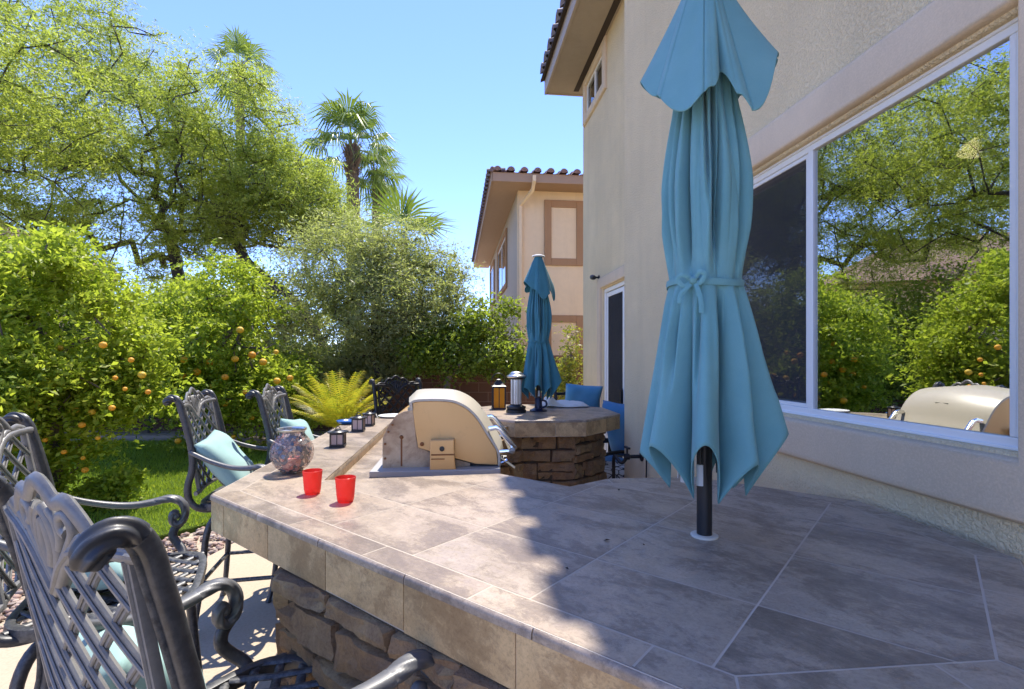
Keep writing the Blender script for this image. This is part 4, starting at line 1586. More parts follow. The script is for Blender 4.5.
# aqua pillows on the seats
PL = [(0, -0.23, -0.12, 0.23, 46, "small aqua throw pillow on the nearest bar stool, seen through its lattice back"),
      (1, -0.03, -0.08, 0.29, 76, "aqua throw pillow lying on the bar stool at the left picture edge"),
      (2, 0.05, -0.14, 0.36, 38, "pale aqua throw pillow on the stool beside the bar corner"),
      (3, 0.00, -0.13, 0.36, 24, "aqua throw pillow on the stool behind the round vase, mostly hidden")]
for idx, dx, dy, sz, tl, lab in PL:
    x, y, a, _ = STOOLS[idx]
    zc = 0.745 + 0.5 * sz * math.cos(R(tl)) + 0.035
    T = Matrix.Translation((x, y, 0)) @ Matrix.Rotation(R(a - 90), 4, 'Z') @ Matrix.Translation((dx, dy, zc)) @ Matrix.Rotation(R(tl), 4, 'X') @ Matrix.Rotation(R(90), 4, 'X') @ Matrix.Rotation(R([4, 4, -6, 8][idx]), 4, 'Z')
    o = pillow("throw_pillow", M['aqua'], sz + 0.02, sz, 0.13, T, None, idx + 1, 0.010)
    tag(o, lab, "pillow", "aqua pillows on the bar stools")


# ------------------------------------------------------------------ closed patio umbrellas
def build_umbrella(mat, seed, rot, um_pos, flare=1.0, knob=True):
    rr = random.Random(seed)
    root = empty("patio_umbrella")
    NL = 8
    lob = [(rr.uniform(0.85, 1.12), rr.uniform(-0.035, 0.04), rr.uniform(0.8, 1.2)) for _ in range(NL)]
    NTH, NS = 300, 70

    FR = math.atan2(-um_pos[1], -um_pos[0])        # direction that faces the bar's outer corner
    # (angle from the front, radius, hem height): gathered cloth, hand laid fold by fold
    HEM = [(-165, .165, .23), (-143, .08, .12), (-118, .165, .22), (-98, .095, .13), (-78, .162, .21), (-60, .095, .125), (-42, .178, .245), (-20, .070, .108),
           (1, .182, .262), (22, .080, .102), (43, .168, .215), (58, .112, .125), (80, .190, .278), (104, .165, .205), (125, .085, .115), (150, .165, .225), (174, .085, .115)]
    CAP = [(-172, .155, 1.12), (-140, .110, 1.17), (-96, .162, 1.205), (-62, .125, 1.125), (-16, .156, 1.035), (8, .140, 1.085), (22, .082, 1.145), (33, .138, 1.07), (46, .150, 1.03), (84, .172, 1.198), (128, .115, 1.15), (160, .132, 1.13)]

    def periodic(tab, col, sharp):
        tab = sorted(tab)
        def f(a):
            a = (a + 180) % 360 - 180
            n = len(tab)
            for i in range(n):
                a0 = tab[i][0]; a1 = tab[(i + 1) % n][0] + (360 if i == n - 1 else 0)
                aa = a + 360 if (i == n - 1 and a < tab[0][0]) else a
                if a0 <= aa < a1:
                    t = (aa - a0) / (a1 - a0)
                    v0, v1 = tab[i][col], tab[(i + 1) % n][col]
                    hi0 = v0 > v1
                    # round on the outside of a fold, sharp in the crease
                    e = math.cos(math.pi / 2 * (t if hi0 else 1 - t)) if sharp else None
                    if e is None:
                        k_ = t * t * (3 - 2 * t)
                        return v0 + (v1 - v0) * k_
                    lo, hi = min(v0, v1), max(v0, v1)
                    return lo + (hi - lo) * (max(e, 0) ** 0.9)
            return tab[0][col]
        return f
    jr = 0.0 if seed == 11 else 1.0
    HEM2 = [(a + jr * rr.uniform(-5, 5), r * (1 + jr * rr.uniform(-.08, .08)), z + jr * rr.uniform(-.02, .02)) for a, r, z in HEM]
    CAP2 = [(a + jr * rr.uniform(-5, 5) + jr * 40, r * (1 + jr * rr.uniform(-.05, .05)), z + jr * rr.uniform(-.01, .01)) for a, r, z in CAP]
    CAP2 = [((a + 180) % 360 - 180, r, z) for a, r, z in CAP2]
    hr, hz = periodic(HEM2, 1, True), periodic(HEM2, 2, True)
    cr, cz = periodic(CAP2, 1, True), periodic(CAP2, 2, False)
    NTH, NS = 560, 96
    deg = [360.0 * i / NTH - 180 for i in range(NTH)]
    HR = [hr(a) for a in deg]; HZ = [hz(a) for a in deg]; CR = [cr(a) for a in deg]; CZ = [cz(a) for a in deg]

    def grid(fn):
        vs = []
        for j in range(NS + 1):
            for i in range(NTH):
                r, z = fn(j / NS, i)
                a = FR + math.radians(deg[i])
                vs.append((r * math.cos(a), r * math.sin(a), z))
        fs = [(j * NTH + i, (j + 1) * NTH + i, (j + 1) * NTH + (i + 1) % NTH, j * NTH + (i + 1) % NTH) for j in range(NS) for i in range(NTH)]
        return vs, fs

    ZTIE = 0.645

    CREASE = [(-72, 10, .030, 4.0, .66, 1.30), (-47, 14, .026, 3.2, .70, 1.25), (-26, -8, .034, 3.5, .66, 1.30), (-6, 18, .022, 2.6, .80, 1.28), (14, 6, .036, 3.8, .66, 1.30), (34, -14, .026, 3.0, .66, 1.10),
              (58, 12, .032, 4.0, .66, 1.30), (82, -6, .026, 4.0, .66, 1.25), (110, 8, .03, 4, .66, 1.3), (150, 8, .03, 4, .66, 1.3), (-110, 8, .03, 4, .66, 1.3), (-150, 8, .03, 4, .66, 1.3),
              (-64, 4, .020, 3.4, .30, .64), (-34, -6, .022, 3.2, .36, .64), (-13, 5, .020, 2.8, .30, .64), (12, 10, .026, 3.2, .28, .64), (33, -4, .020, 3.0, .34, .64), (52, 8, .022, 3.4, .30, .64), (75, 6, .016, 4, .36, .64)]

    def body(s, i):
        a = deg[i]
        zt = 1.36 + (HZ[i] - 1.36) * s
        # gathered radius above the tie
        if zt > ZTIE:
            q = (zt - ZTIE) / (1.36 - ZTIE)
            ro = 0.086 + 0.010 * math.sin(math.pi * min(1, q * 1.6)) - 0.050 * max(0, (q - 0.35) / 0.65) ** 1.2
            sh = 14 * q + 4 * math.sin(3 * q)
            k_ = int(((a + sh + 180) % 360) / 360 * NTH) % NTH
            e = (HR[k_] - 0.07) / 0.12
            amp = 0.10 + 0.16 * math.sin(math.pi * min(1, q * 1.2))
            r = ro * (1 - amp + amp * 1.25 * e)
            cre = abs(math.sin(math.radians(a * 6.5 + 40 * q + 25 * math.sin(5 * q + a * 0.05))))
            r += ro * 0.085 * (cre ** 0.55 - 0.7) * min(1, 4 * q)
            cre2 = abs(math.sin(math.radians(a * 3.5 - 70 * q + 60)))
            r += ro * 0.075 * (cre2 ** 0.6 - 0.6) * min(1, 5 * q)
        else:
            q = (ZTIE - zt) / max(1e-6, (ZTIE - HZ[i]))
            q = min(1.0, max(0.0, q))
            e = (HR[i] - 0.07) / 0.12
            r0 = 0.088 * (1 - 0.10 + 0.125 * e)
            w = q ** 0.85 * (0.75 + 0.25 * q)
            r = r0 + (HR[i] - r0) * w
            cre = abs(math.sin(math.radians(a * 5.5 + 30 * q + 18 * math.sin(4 * q))))
            r += 0.011 * (cre ** 0.55 - 0.7) * (1 - q) ** 0.7 * min(1, q * 8)
            r += 0.0035 * math.sin(math.radians(a * 9 + 160 * q)) * q
        # narrow deep creases where the gathered cloth overlaps itself
        zz_ = (1.36 - zt) / 1.2
        for a0, drift, dep_, wid, z_lo, z_hi in CREASE:
            if zt < z_lo or zt > z_hi: continue
            fade = min(1.0, (zt - z_lo) / 0.12, (z_hi - zt) / 0.12)
            dl = ((a - a0 - drift * zz_ - 5 * math.sin(4 * zz_ + a0)) + 180) % 360 - 180
            side = 0.55 if dl > 0 else 1.6          # steep on one side, rolling over on the other
            r -= dep_ * fade * math.exp(-(dl / (wid * side)) ** 2)
            r += 0.45 * dep_ * fade * math.exp(-((dl + wid * 2.4) / (wid * 1.6)) ** 2)
        return max(r, 0.024), zt
    b = MB(); vs, fs = grid(body); b.add(vs, fs)
    c_ = b.build("canopy", mat, root, 60, fix=False)
    so = c_.modifiers.new("solid", 'SOLIDIFY'); so.thickness = 0.0025

    def cap(s, i):
        zt = 1.452
        z = zt + (CZ[i] - zt) * s
        base = 0.024 + 0.115 * s ** 0.9
        w = s ** 1.25
        r = 0.024 + (CR[i] * flare - 0.024) * (s ** 0.9) * w + (base - 0.024) * (1 - w)
        r += 0.003 * math.sin(math.radians(deg[i] * 7 + 90 * s)) * s
        r -= 0.004 * max(0, 1 - abs(((deg[i] + 202.5) % 45) - 22.5) / 1.6) * min(1, s * 6)      # stitched panel seams
        return r, z
    b = MB(); vs, fs = grid(cap); b.add(vs, fs)
    c_ = b.build("vent_canopy", mat, root, 60, fix=False)
    so = c_.modifiers.new("solid", 'SOLIDIFY'); so.thickness = 0.0025
    # tie strap with a bow
    b = MB()
    zt = 0.645
    ring = []
    for i in range(48):
        th = 2 * math.pi * i / 48
        ring.append(Vector((0.0925 * math.cos(th), 0.0925 * math.sin(th), zt + 0.005 * math.sin(2 * th + 1))))
    b.sweep(ring, 0.0022, 0.009, n=6, closed=True)
    TF = Matrix.Rotation(FR + R(90) - R(14), 4, 'Z')
    f = Vector((0.0, -0.098, zt))
    for dx, dz_ in ((-0.036, 0.006), (0.028, 0.010)):
        b.sweep(catmull([f, f + Vector((dx * 0.6, -0.014, dz_ + 0.008)), f + Vector((dx, -0.012, dz_)), f + Vector((dx * 0.6, -0.010, dz_ - 0.018)), f], 5), 0.0055, 0.0018, n=6, up=(0, 1, 0), M=TF)
    for dx, L in ((-0.030, 0.055), (0.022, 0.08)):
        b.sweep(catmull([f, f + Vector((dx * 0.5, -0.012, -0.02)), f + Vector((dx * 0.9, -0.016, -L * 0.6)), f + Vector((dx, -0.018, -L))], 4), 0.0055, 0.0016, n=6, up=(0, 1, 0), M=TF)
    b.lathe([(0.0001, -0.011), (0.010, -0.006), (0.011, 0.004), (0.0001, 0.011)], 10, (0, -0.101, zt), TF)
    b.build("tie_strap", mat, root, 60)
    b = MB(); b.lathe([(0.019, -0.12 if knob else 0.0), (0.019, 1.43)], 20); b.build("pole", M['black'], root, 40)
    if not knob:
        b = MB(); b.lathe([(0.0001, 1.462), (0.03, 1.458), (0.055, 1.448), (0.058, 1.440), (0.03, 1.436)], 20); b.build("cap", M['white_cloth'], root, 50)
    else:
        b = MB(); b.lathe([(0.0001, 1.485), (0.012, 1.48), (0.018, 1.465), (0.012, 1.452), (0.022, 1.445), (0.03, 1.436), (0.02, 1.42)], 16); b.build("finial", M['black'], root, 50)
    for k_ in range(NL):
        a = rot + 2 * math.pi * (k_ - 0.2) / NL
        b = MB()
        e0 = Vector((0.036 * math.cos(a), 0.036 * math.sin(a), 1.30)); e1 = Vector((0.058 * math.cos(a), 0.058 * math.sin(a), 0.175))
        b.sweep([e0, e1], 0.005, 0.008, n=6, sq=0.6, up=(math.cos(a), math.sin(a), 0))
        rb = b.build("rib", M['black'], root, 40)
        b = MB(); q = Vector((0.064 * math.cos(a), 0.064 * math.sin(a), 0.165)); b.sweep([q + Vector((0, 0, 0.03)), q - Vector((0, 0, 0.022))], 0.008, 0.004, n=8, up=(math.cos(a), math.sin(a), 0))
        b.build("rib_tip", M['white_cloth'], rb, 50)
    return root


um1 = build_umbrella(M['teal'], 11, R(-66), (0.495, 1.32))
um1.location = (0.495, 1.32, ZC)
tag(um1, "large closed teal patio umbrella standing in the near octagonal bar top", "umbrella")
b = MB(); b.lathe([(0.019, 0.0), (0.034, 0.0), (0.034, 0.004), (0.030, 0.006), (0.019, 0.006)], 28, (0.495, 1.32, ZC), cap=False)
o = b.build("umbrella_hole_ring", simple('ivory_plastic', (0.66, 0.62, 0.52), 0.5, var=0.05), None)
tag(o, "ivory plastic ring around the large umbrella pole on the tile", "ring")
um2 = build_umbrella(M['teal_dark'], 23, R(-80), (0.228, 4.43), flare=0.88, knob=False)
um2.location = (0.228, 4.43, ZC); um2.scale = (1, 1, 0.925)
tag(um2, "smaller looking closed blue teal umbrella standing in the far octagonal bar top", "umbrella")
b = MB()
b.lathe([(0.0215, 0.0), (0.075, 0.0), (0.078, 0.008), (0.06, 0.016), (0.034, 0.026), (0.03, 0.11), (0.026, 0.115), (0.0215, 0.116)], 24, (0.228, 4.43, ZC + 0.001), cap=False)
b.sweep(catmull([(0.255, 4.40, ZC + 0.03), (0.29, 4.37, ZC + 0.05), (0.29, 4.37, ZC + 0.085), (0.255, 4.40, ZC + 0.10)], 4), 0.009, n=8)
o = b.build("umbrella_stand", simple('navy_metal', (0.015, 0.02, 0.05), 0.4, var=0.2), None, 50)
tag(o, "dark navy collar stand around the far umbrella pole", "umbrella stand")

# ------------------------------------------------------------------ things on the bar
def on_bar(u, v, z=ZC):
    d = CAMZ - z
    Y = F * d / (v - CY)
    return Vector(((u - CX) / F * Y, Y, z))


# red candle cups
def mat_redglass():
    k = NT('red_frosted_glass')
    c = k.coord()
    nz = k.noise(c, 40, 4)
    df = k.n("BsdfTranslucent"); df.inputs[0].default_value = (0.9, 0.20, 0.15, 1)
    tr = k.n("BsdfTransparent"); tr.inputs[0].default_value = (0.95, 0.12, 0.09, 1)
    k.set(color=k.mix(nz, (0.58, 0.09, 0.07), (0.80, 0.24, 0.19)), rough=0.14, spec=0.6)
    m1 = k.n("MixShader"); m1.inputs[0].default_value = 0.5
    k.inp(m1, 1, k.p.outputs[0]); k.inp(m1, 2, df.outputs[0])
    m2 = k.n("MixShader"); m2.inputs[0].default_value = 0.45
    k.inp(m2, 1, m1.outputs[0]); k.inp(m2, 2, tr.outputs[0])
    k.t.links.new(m2.outputs[0], k.out.inputs[0])
    return k.m


M['red_glass'] = mat_redglass()
for (u, v, lab) in ((312.5, 493.5, "red glass candle cup nearer the round vase"), (345.5, 501.5, "red glass candle cup farther from the vase, in the open tile")):
    p = on_bar(u, v)
    b = MB()
    b.lathe([(0.0001, 0.002), (0.022, 0.0), (0.025, 0.004), (0.0275, 0.02), (0.0305, 0.06), (0.0325, 0.078), (0.0305, 0.079), (0.028, 0.06), (0.025, 0.018), (0.0001, 0.012)], 28, p)
    b.build_name = None
    o = b.build("candle_cup", M['red_glass'], None, 60)
    tag(o, lab, "candle cup", "red candle cups on the bar")

# mosaic vase
def mat_mosaic():
    k = NT('mirror_mosaic')
    c = k.coord()
    ed = k.voro(c, 70, 'DISTANCE_TO_EDGE')
    cl = k.voro(c, 70, 'F1', 'Color')
    sep = k.n("SeparateColor"); k.inp(sep, 0, cl)
    g = sep.outputs[0]
    line = k.ramp(ed, [(0.04, 1.0), (0.075, 0.0)])
    col = k.ramp(g, [(0.0, (0.16, 0.16, 0.17)), (0.22, (0.50, 0.48, 0.47)), (0.5, (0.82, 0.78, 0.75)), (0.85, (0.85, 0.55, 0.50))], 'CONSTANT')
    col = k.mix(line, col, (0.16, 0.15, 0.15))
    k.set(color=col, rough=k.ramp(g, [(0, 0.1), (1, 0.3)]), metal=k.math('MULTIPLY', k.math('SUBTRACT', 1.0, line), 0.15))
    # tilt each tessera
    nm = k.n("NewGeometry").outputs["Normal"]
    va = k.n("VectorMath", operation='MULTIPLY_ADD'); k.inp(va, 0, cl); va.inputs[1].default_value = (0.7, 0.7, 0.7); va.inputs[2].default_value = (-0.35, -0.35, -0.35)
    vb_ = k.n("VectorMath", operation='ADD'); k.inp(vb_, 0, va.outputs[0]); k.inp(vb_, 1, nm)
    vn = k.n("VectorMath", operation='NORMALIZE'); k.inp(vn, 0, vb_.outputs[0])
    k.set(normal=vn.outputs[0])
    tr = k.n("BsdfTransparent"); tr.inputs[0].default_value = (0.95, 0.88, 0.85, 1)
    mx = k.n("MixShader")
    k.inp(mx, 0, k.math('MULTIPLY', k.ramp(g, [(0.2, 0), (0.21, 1)], 'CONSTANT'), 0.72))
    k.inp(mx, 1, k.p.outputs[0]); k.inp(mx, 2, tr.outputs[0])
    k.t.links.new(mx.outputs[0], k.out.inputs[0])
    return k.m


p = on_bar(292, 472.5)
vase = empty("mosaic_vase", p, 0, "round mirrored mosaic candle vase on the left bar corner", "vase")
b = MB()
prof = [(0.0001, 0.001), (0.035, 0.0), (0.045, 0.006)]
for i in range(1, 15):
    a = -math.pi / 2 * 0.82 + (math.pi * 0.86) * i / 15
    prof.append((0.083 * math.cos(a), 0.082 + 0.083 * math.sin(a)))
prof += [(0.048, 0.151), (0.047, 0.157), (0.050, 0.168), (0.054, 0.174), (0.052, 0.176), (0.045, 0.158), (0.060, 0.14), (0.076, 0.09), (0.06, 0.03), (0.0001, 0.01)]
b.lathe(prof, 40, (0, 0, 0)); b.build("body", mat_mosaic(), vase, 60)
b = MB(); b.lathe([(0.052, 0.167), (0.056, 0.172), (0.055, 0.178), (0.050, 0.177), (0.048, 0.170)], 32, (0, 0, 0), cap=False); b.build("rim", M['steel'], vase, 60)
b = MB(); b.lathe([(0.0001, 0.012), (0.036, 0.012), (0.038, 0.06), (0.0001, 0.062)], 20); b.build("candle", simple('pink_wax', (0.78, 0.30, 0.27), 0.5), vase, 40)

# small black lanterns with frosted panes
M['frost'] = NT('frosted_pane')
k = M['frost']
td = k.n("BsdfTranslucent"); td.inputs[0].default_value = (0.85, 0.72, 0.68, 1)
k.set(color=(0.78, 0.66, 0.62), rough=0.35)
mx = k.n("MixShader"); mx.inputs[0].default_value = 0.5
k.inp(mx, 1, k.p.outputs[0]); k.inp(mx, 2, td.outputs[0]); k.t.links.new(mx.outputs[0], k.out.inputs[0])
M['frost'] = k.m
k = NT('amber_pane')
td = k.n("BsdfTranslucent"); td.inputs[0].default_value = (0.95, 0.55, 0.03, 1)
k.set(color=(0.80, 0.42, 0.02), rough=0.25)
mx = k.n("MixShader"); mx.inputs[0].default_value = 0.5
k.inp(mx, 1, k.p.outputs[0]); k.inp(mx, 2, td.outputs[0]); k.t.links.new(mx.outputs[0], k.out.inputs[0])
M['amber'] = k.m


def lantern(p, rz, w, h, panemat, label, group=None, handle=False, name="candle_lantern"):
    root = empty(name, p, rz, label, "lantern", group)
    mt = M['black']
    b = MB(); b.box((0, 0, 0.006), (w * 1.08, w * 1.08, 0.012)); b.build("base", mt, root, None, bevel=0.002)
    ph = h * 0.66
    b = MB()
    for sx in (-1, 1):
        for sy in (-1, 1):
            b.box((sx * w * 0.47, sy * w * 0.47, ph / 2 + 0.010), (w * 0.10, w * 0.10, ph - 0.004))
    for a in range(4):
        T = Matrix.Rotation(a * math.pi / 2, 4, 'Z')
        b.box((0, w * 0.47, ph / 2 + 0.01), (w * 0.05, w * 0.06, ph - 0.006), 0, T)
        b.box((0, w * 0.47, ph + 0.004), (w * 0.84, w * 0.09, 0.008), 0, T)
    b.build("frame", mt, root, None)
    for a in range(4):
        b = MB(); T = Matrix.Rotation(a * math.pi / 2, 4, 'Z'); b.box((0, w * 0.445, ph / 2 + 0.009), (w * 0.84, 0.002, ph - 0.012), 0, T); b.build("pane", panemat, root, None)
    b = MB()
    q = w * 0.56
    b.lathe([(q * 1.41, ph + 0.008), (q * 1.41, ph + 0.014), (q * 1.05, ph + 0.25 * (h - ph)), (q * 0.62, ph + 0.55 * (h - ph)), (q * 0.45, ph + 0.62 * (h - ph)), (q * 0.5, ph + 0.72 * (h - ph)), (0.0001, ph + 0.85 * (h - ph))], 4 if handle else 16, (0, 0, 0), Matrix.Rotation(R(45), 4, 'Z'))
    b.build("lid", mt, root, 30)
    b = MB()
    if handle:
        b.sweep([Vector((0.0 + w * 0.55 * math.cos(a), 0, h * 0.86 + w * 0.62 * math.sin(a))) for a in np.linspace(-0.15, math.pi + 0.15, 14)], 0.004, n=6)
    else:
        b.sweep([Vector((w * 0.16 * math.cos(a), 0, h * 0.95 + w * 0.16 * math.sin(a))) for a in np.linspace(0, 2 * math.pi, 14)], 0.0025, n=6)
    b.build("handle", mt, root, 60)
    return root


lantern(on_bar(338.0, 446.5), R(8), 0.068, 0.098, M['frost'], "small black lantern with pinkish panes, nearest to the round vase", "small lanterns along the left bar edge")
lantern(on_bar(358.5, 431.0), R(4), 0.068, 0.110, M['frost'], "small black lantern with pinkish panes, middle one of three on the left bar strip", "small lanterns along the left bar edge")
lantern(on_bar(369.0, 425.5), R(-5), 0.060, 0.105, M['frost'], "small black lantern farthest from the vase, beside the white plate", "small lanterns along the left bar edge")
b = MB(); b.lathe([(0.0001, 0.003), (0.06, 0.002), (0.075, 0.006), (0.088, 0.022), (0.086, 0.024), (0.07, 0.010), (0.0001, 0.008)], 28, on_bar(350, 424.5) + Vector((-0.02, 0.05, 0.0)))
tag(b.build("blue_dish", simple('blue_glaze', (0.02, 0.09, 0.30), 0.2), None, 50), "blue glazed dish behind the small lanterns", "dish")
b = MB(); b.lathe([(0.0001, 0.003), (0.09, 0.002), (0.10, 0.008), (0.115, 0.014), (0.113, 0.016), (0.09, 0.011), (0.0001, 0.007)], 30, Vector((-0.92, 3.98, ZC)))
tag(b.build("white_plate", simple('white_glaze', (0.78, 0.78, 0.76), 0.25, var=0.03), None, 50), "white plate on the far corner of the bar behind the lanterns", "plate")
# far octagon: amber lantern, table heater, towel
pa = Vector((-0.12, 4.62, ZC))
lantern(pa, R(6), 0.115, 0.29, M['amber'], "tall dark lantern with glowing amber panes on the far bar top", None, True)
ht = empty("tabletop_heater", Vector((0.035, 4.33, ZC)), 0, "steel tabletop column heater with a mushroom cap beside the far umbrella", "heater")
b = MB(); b.lathe([(0.085, 0), (0.085, 0.02), (0.075, 0.028), (0.082, 0.034), (0.082, 0.05), (0.052, 0.062), (0.042, 0.07)], 24); b.build("base", M['black'], ht, 40)
b = MB(); b.lathe([(0.038, 0.062), (0.038, 0.285)], 24, cap=False); hb_ = b.build("column", M['steel'], ht, 40)
b = MB()
for i in range(14):
    a = 2 * math.pi * i / 14
    b.sweep([Vector((0.042 * math.cos(a), 0.042 * math.sin(a), 0.07)), Vector((0.042 * math.cos(a), 0.042 * math.sin(a), 0.285))], 0.0035, n=6)
b.build("guard_rod", M['steel'], hb_, 50)
b = MB(); b.lathe([(0.045, 0.285), (0.075, 0.292), (0.082, 0.302), (0.078, 0.310), (0.060, 0.318), (0.055, 0.330), (0.035, 0.342), (0.0001, 0.347)], 28); b.build("cap", M['steel'], ht, 40)
b = MB(); b.lathe([(0.04, 0.276), (0.07, 0.283), (0.04, 0.290)], 24); b.build("cap_rim", M['black'], ht, 40)
# folded white towel on the far table
b = MB()
vs, fs = [], []
nx, ny = 26, 14
for s_ in (0, 1):
    for j in range(ny + 1):
        for i in range(nx + 1):
            u, v = i / nx, j / ny
            z = 0.004 + (0.035 + 0.05 * math.exp(-((u - 0.12) / 0.13) ** 2) + 0.012 * math.sin(9 * u + 4 * v) + 0.008 * math.sin(14 * v + 3 * u)) * s_ * min(1, 8 * min(u, 1 - u, v, 1 - v) + 0.15)
            vs.append((u * 0.42 + 0.012 * math.sin(8 * v), v * 0.26 + 0.014 * math.sin(7 * u), z))
m = (nx + 1) * (ny + 1)
for s_ in (0, 1):
    for j in range(ny):
        for i in range(nx):
            a = s_ * m + j * (nx + 1) + i
            fs.append((a, a + 1, a + nx + 2, a + nx + 1))
b.add(vs, fs, Matrix.Translation((0.30, 4.68, ZC)) @ Matrix.Rotation(R(8), 4, 'Z'))
tag(b.build("folded_towel", M['white_cloth'], None, 80), "crumpled white towel on the far octagonal bar top", "towel")

# dried leaves dropped on the near bar top
DL = [(603, 541, "largest dark dried leaf on the shaded tile, left of the umbrella pole"), (618.7, 491, "dark dried leaf by the inner edge of the near octagon"), (569, 570, "tiny dark dried leaf close to the shadow edge"), (645, 545, "tiny dried leaf between the pole and the shadow edge")]
for i, (u, v, lab) in enumerate(DL):
    p = on_bar(u, v)
    s_ = (0.010, 0.009, 0.005, 0.005)[i]
    b = MB()
    b.add([(0, 0, 0.001), (s_, s_ * 0.5, 0.004), (s_ * 1.9, 0.1 * s_, 0.003), (s_, -s_ * 0.6, 0.005), (s_, 0, 0.0015)], [(0, 4, 1), (1, 4, 2), (2, 4, 3), (3, 4, 0)], Matrix.Translation(p) @ Matrix.Rotation(i * 1.3, 4, 'Z'))
    o = b.build("dried_leaf", M['bark'], None, None)
    tag(o, lab, "leaf", "dried leaves on the bar top")

# ------------------------------------------------------------------ patio chairs beyond the bar
def build_patio_chair(high=True, seat_h=0.70, cushion=None):
    root = empty("patio_chair")
    mat = M['black']
    for sx in (-1, 1):
        b = MB()
        X = 0.25 * sx
        path = catmull([(X, -0.27, 0.0), (X, -0.235, seat_h * 0.6), (X, -0.235, seat_h), (X, -0.27, seat_h + 0.22), (X, -0.325, seat_h + 0.46), (X, -0.352, seat_h + 0.50)], 5)
        b.sweep(path, 0.017, n=8, sq=0.7, up=(1, 0, 0)); b.build("back_post", mat, root, 50)
        b = MB(); b.sweep(catmull([(X, 0.235, 0.0), (X, 0.225, seat_h * 0.6), (X * 1.04, 0.215, seat_h + 0.17), (X * 1.04, 0.20, seat_h + 0.215), (X * 1.04, 0.10, seat_h + 0.235), (X * 1.02, -0.12, seat_h + 0.22), (X, -0.27, seat_h + 0.24)], 4), 0.015, n=8, sq=0.7, up=(1, 0, 0))
        b.build("armrest", mat, root, 50)
    b = MB()
    for z in (0.06, 0.16, 0.26, 0.36, 0.46):
        y = -0.235 - 0.19 * z
        b.sweep(catmull([(-0.25, y, seat_h + z), (0, y - 0.03, seat_h + z + 0.012), (0.25, y, seat_h + z)], 5), 0.008, 0.017, n=8, sq=0.6)
    b.build("backrest", mat, root, 50)
    b = MB(); b.box((0, 0, seat_h - 0.01), (0.52, 0.50, 0.03)); b.build("seat_frame", mat, root, None, bevel=0.008)
    return root


pc = build_patio_chair(True, 0.64)
pc.location = (0.78, 5.72, 0); pc.rotation_euler = (0, 0, R(183))
tag(pc, "black metal chair behind the far bar top, holding a sky blue pillow", "chair")
T = Matrix.Translation((0.775, 5.62, 1.085)) @ Matrix.Rotation(R(183), 4, 'Z') @ Matrix.Rotation(R(-14), 4, 'X') @ Matrix.Rotation(R(90), 4, 'X') @ Matrix.Rotation(R(5), 4, 'Z')
tag(pillow("throw_pillow", M['skyblue'], 0.40, 0.30, 0.15, T, None, 9, 0.01), "bright sky blue pillow on the black chair behind the far bar top", "pillow")

# low cushioned chair between the far octagon and the sliding door
lc = empty("lounge_chair", (0.90, 5.12, 0), R(115), "low black patio chair with deep blue cushions by the sliding door", "chair")
b = MB()
for sx in (-1, 1):
    b.sweep(catmull([(0.30 * sx, 0.28, 0), (0.30 * sx, 0.27, 0.45), (0.31 * sx, 0.22, 0.62), (0.31 * sx, -0.2, 0.64), (0.30 * sx, -0.36, 0.66)], 4), 0.018, n=8, up=(1, 0, 0))
    b.sweep(catmull([(0.29 * sx, -0.36, 0), (0.28 * sx, -0.28, 0.36), (0.28 * sx, -0.36, 0.75), (0.27 * sx, -0.44, 1.03)], 4), 0.018, n=8, up=(1, 0, 0))
b.sweep([(-0.29, 0.26, 0.34), (0.29, 0.26, 0.34)], 0.018, n=8); b.sweep([(-0.27, -0.43, 1.0), (0.27, -0.43, 1.0)], 0.018, n=8)
b.sweep([(-0.29, -0.28, 0.34), (0.29, -0.28, 0.34)], 0.018, n=8)
b.build("frame", M['black'], lc, 50)
pillow("seat_cushion", M['blue'], 0.56, 0.56, 0.20, Matrix.Translation((0, 0, 0.44)), lc, 3, 0.006)
pillow("back_cushion", M['blue'], 0.56, 0.60, 0.20, Matrix.Translation((0, -0.28, 0.78)) @ Matrix.Rotation(R(-14), 4, 'X') @ Matrix.Rotation(R(90), 4, 'X'), lc, 5, 0.008)
k = NT('patterned_fabric')
c = k.coord()
v = k.voro(c, 16, 'DISTANCE_TO_EDGE')
k.set(color=k.mix(k.ramp(v, [(0.05, 1.0), (0.09, 0.0)]), (0.66, 0.66, 0.68), (0.025, 0.03, 0.05)), rough=0.9)
pt_ = pillow("floor_cushion", k.m, 0.66, 0.55, 0.16, Matrix.Translation((0.90, 4.72, 0.47)) @ Matrix.Rotation(R(20), 4, 'Z') @ Matrix.Rotation(R(4), 4, 'Y'), None, 8, 0.01)
tag(pt_, "white cushion with dark line pattern on a low black stool by the blue chair", "cushion")
ls_ = empty("low_stool", (0.90, 4.72, 0), R(20), "low black metal footstool under the patterned cushion near the sliding door", "footstool")
b = MB(); b.box((0, 0, 0.385), (0.56, 0.46, 0.03)); b.build("seat", M['black'], ls_, None, bevel=0.006)
for sx in (-1, 1):
    for sy in (-1, 1):
        b = MB(); b.sweep([(0.25 * sx, 0.2 * sy, 0), (0.24 * sx, 0.19 * sy, 0.375)], 0.015, n=8); b.build("leg", M['black'], ls_, 50)

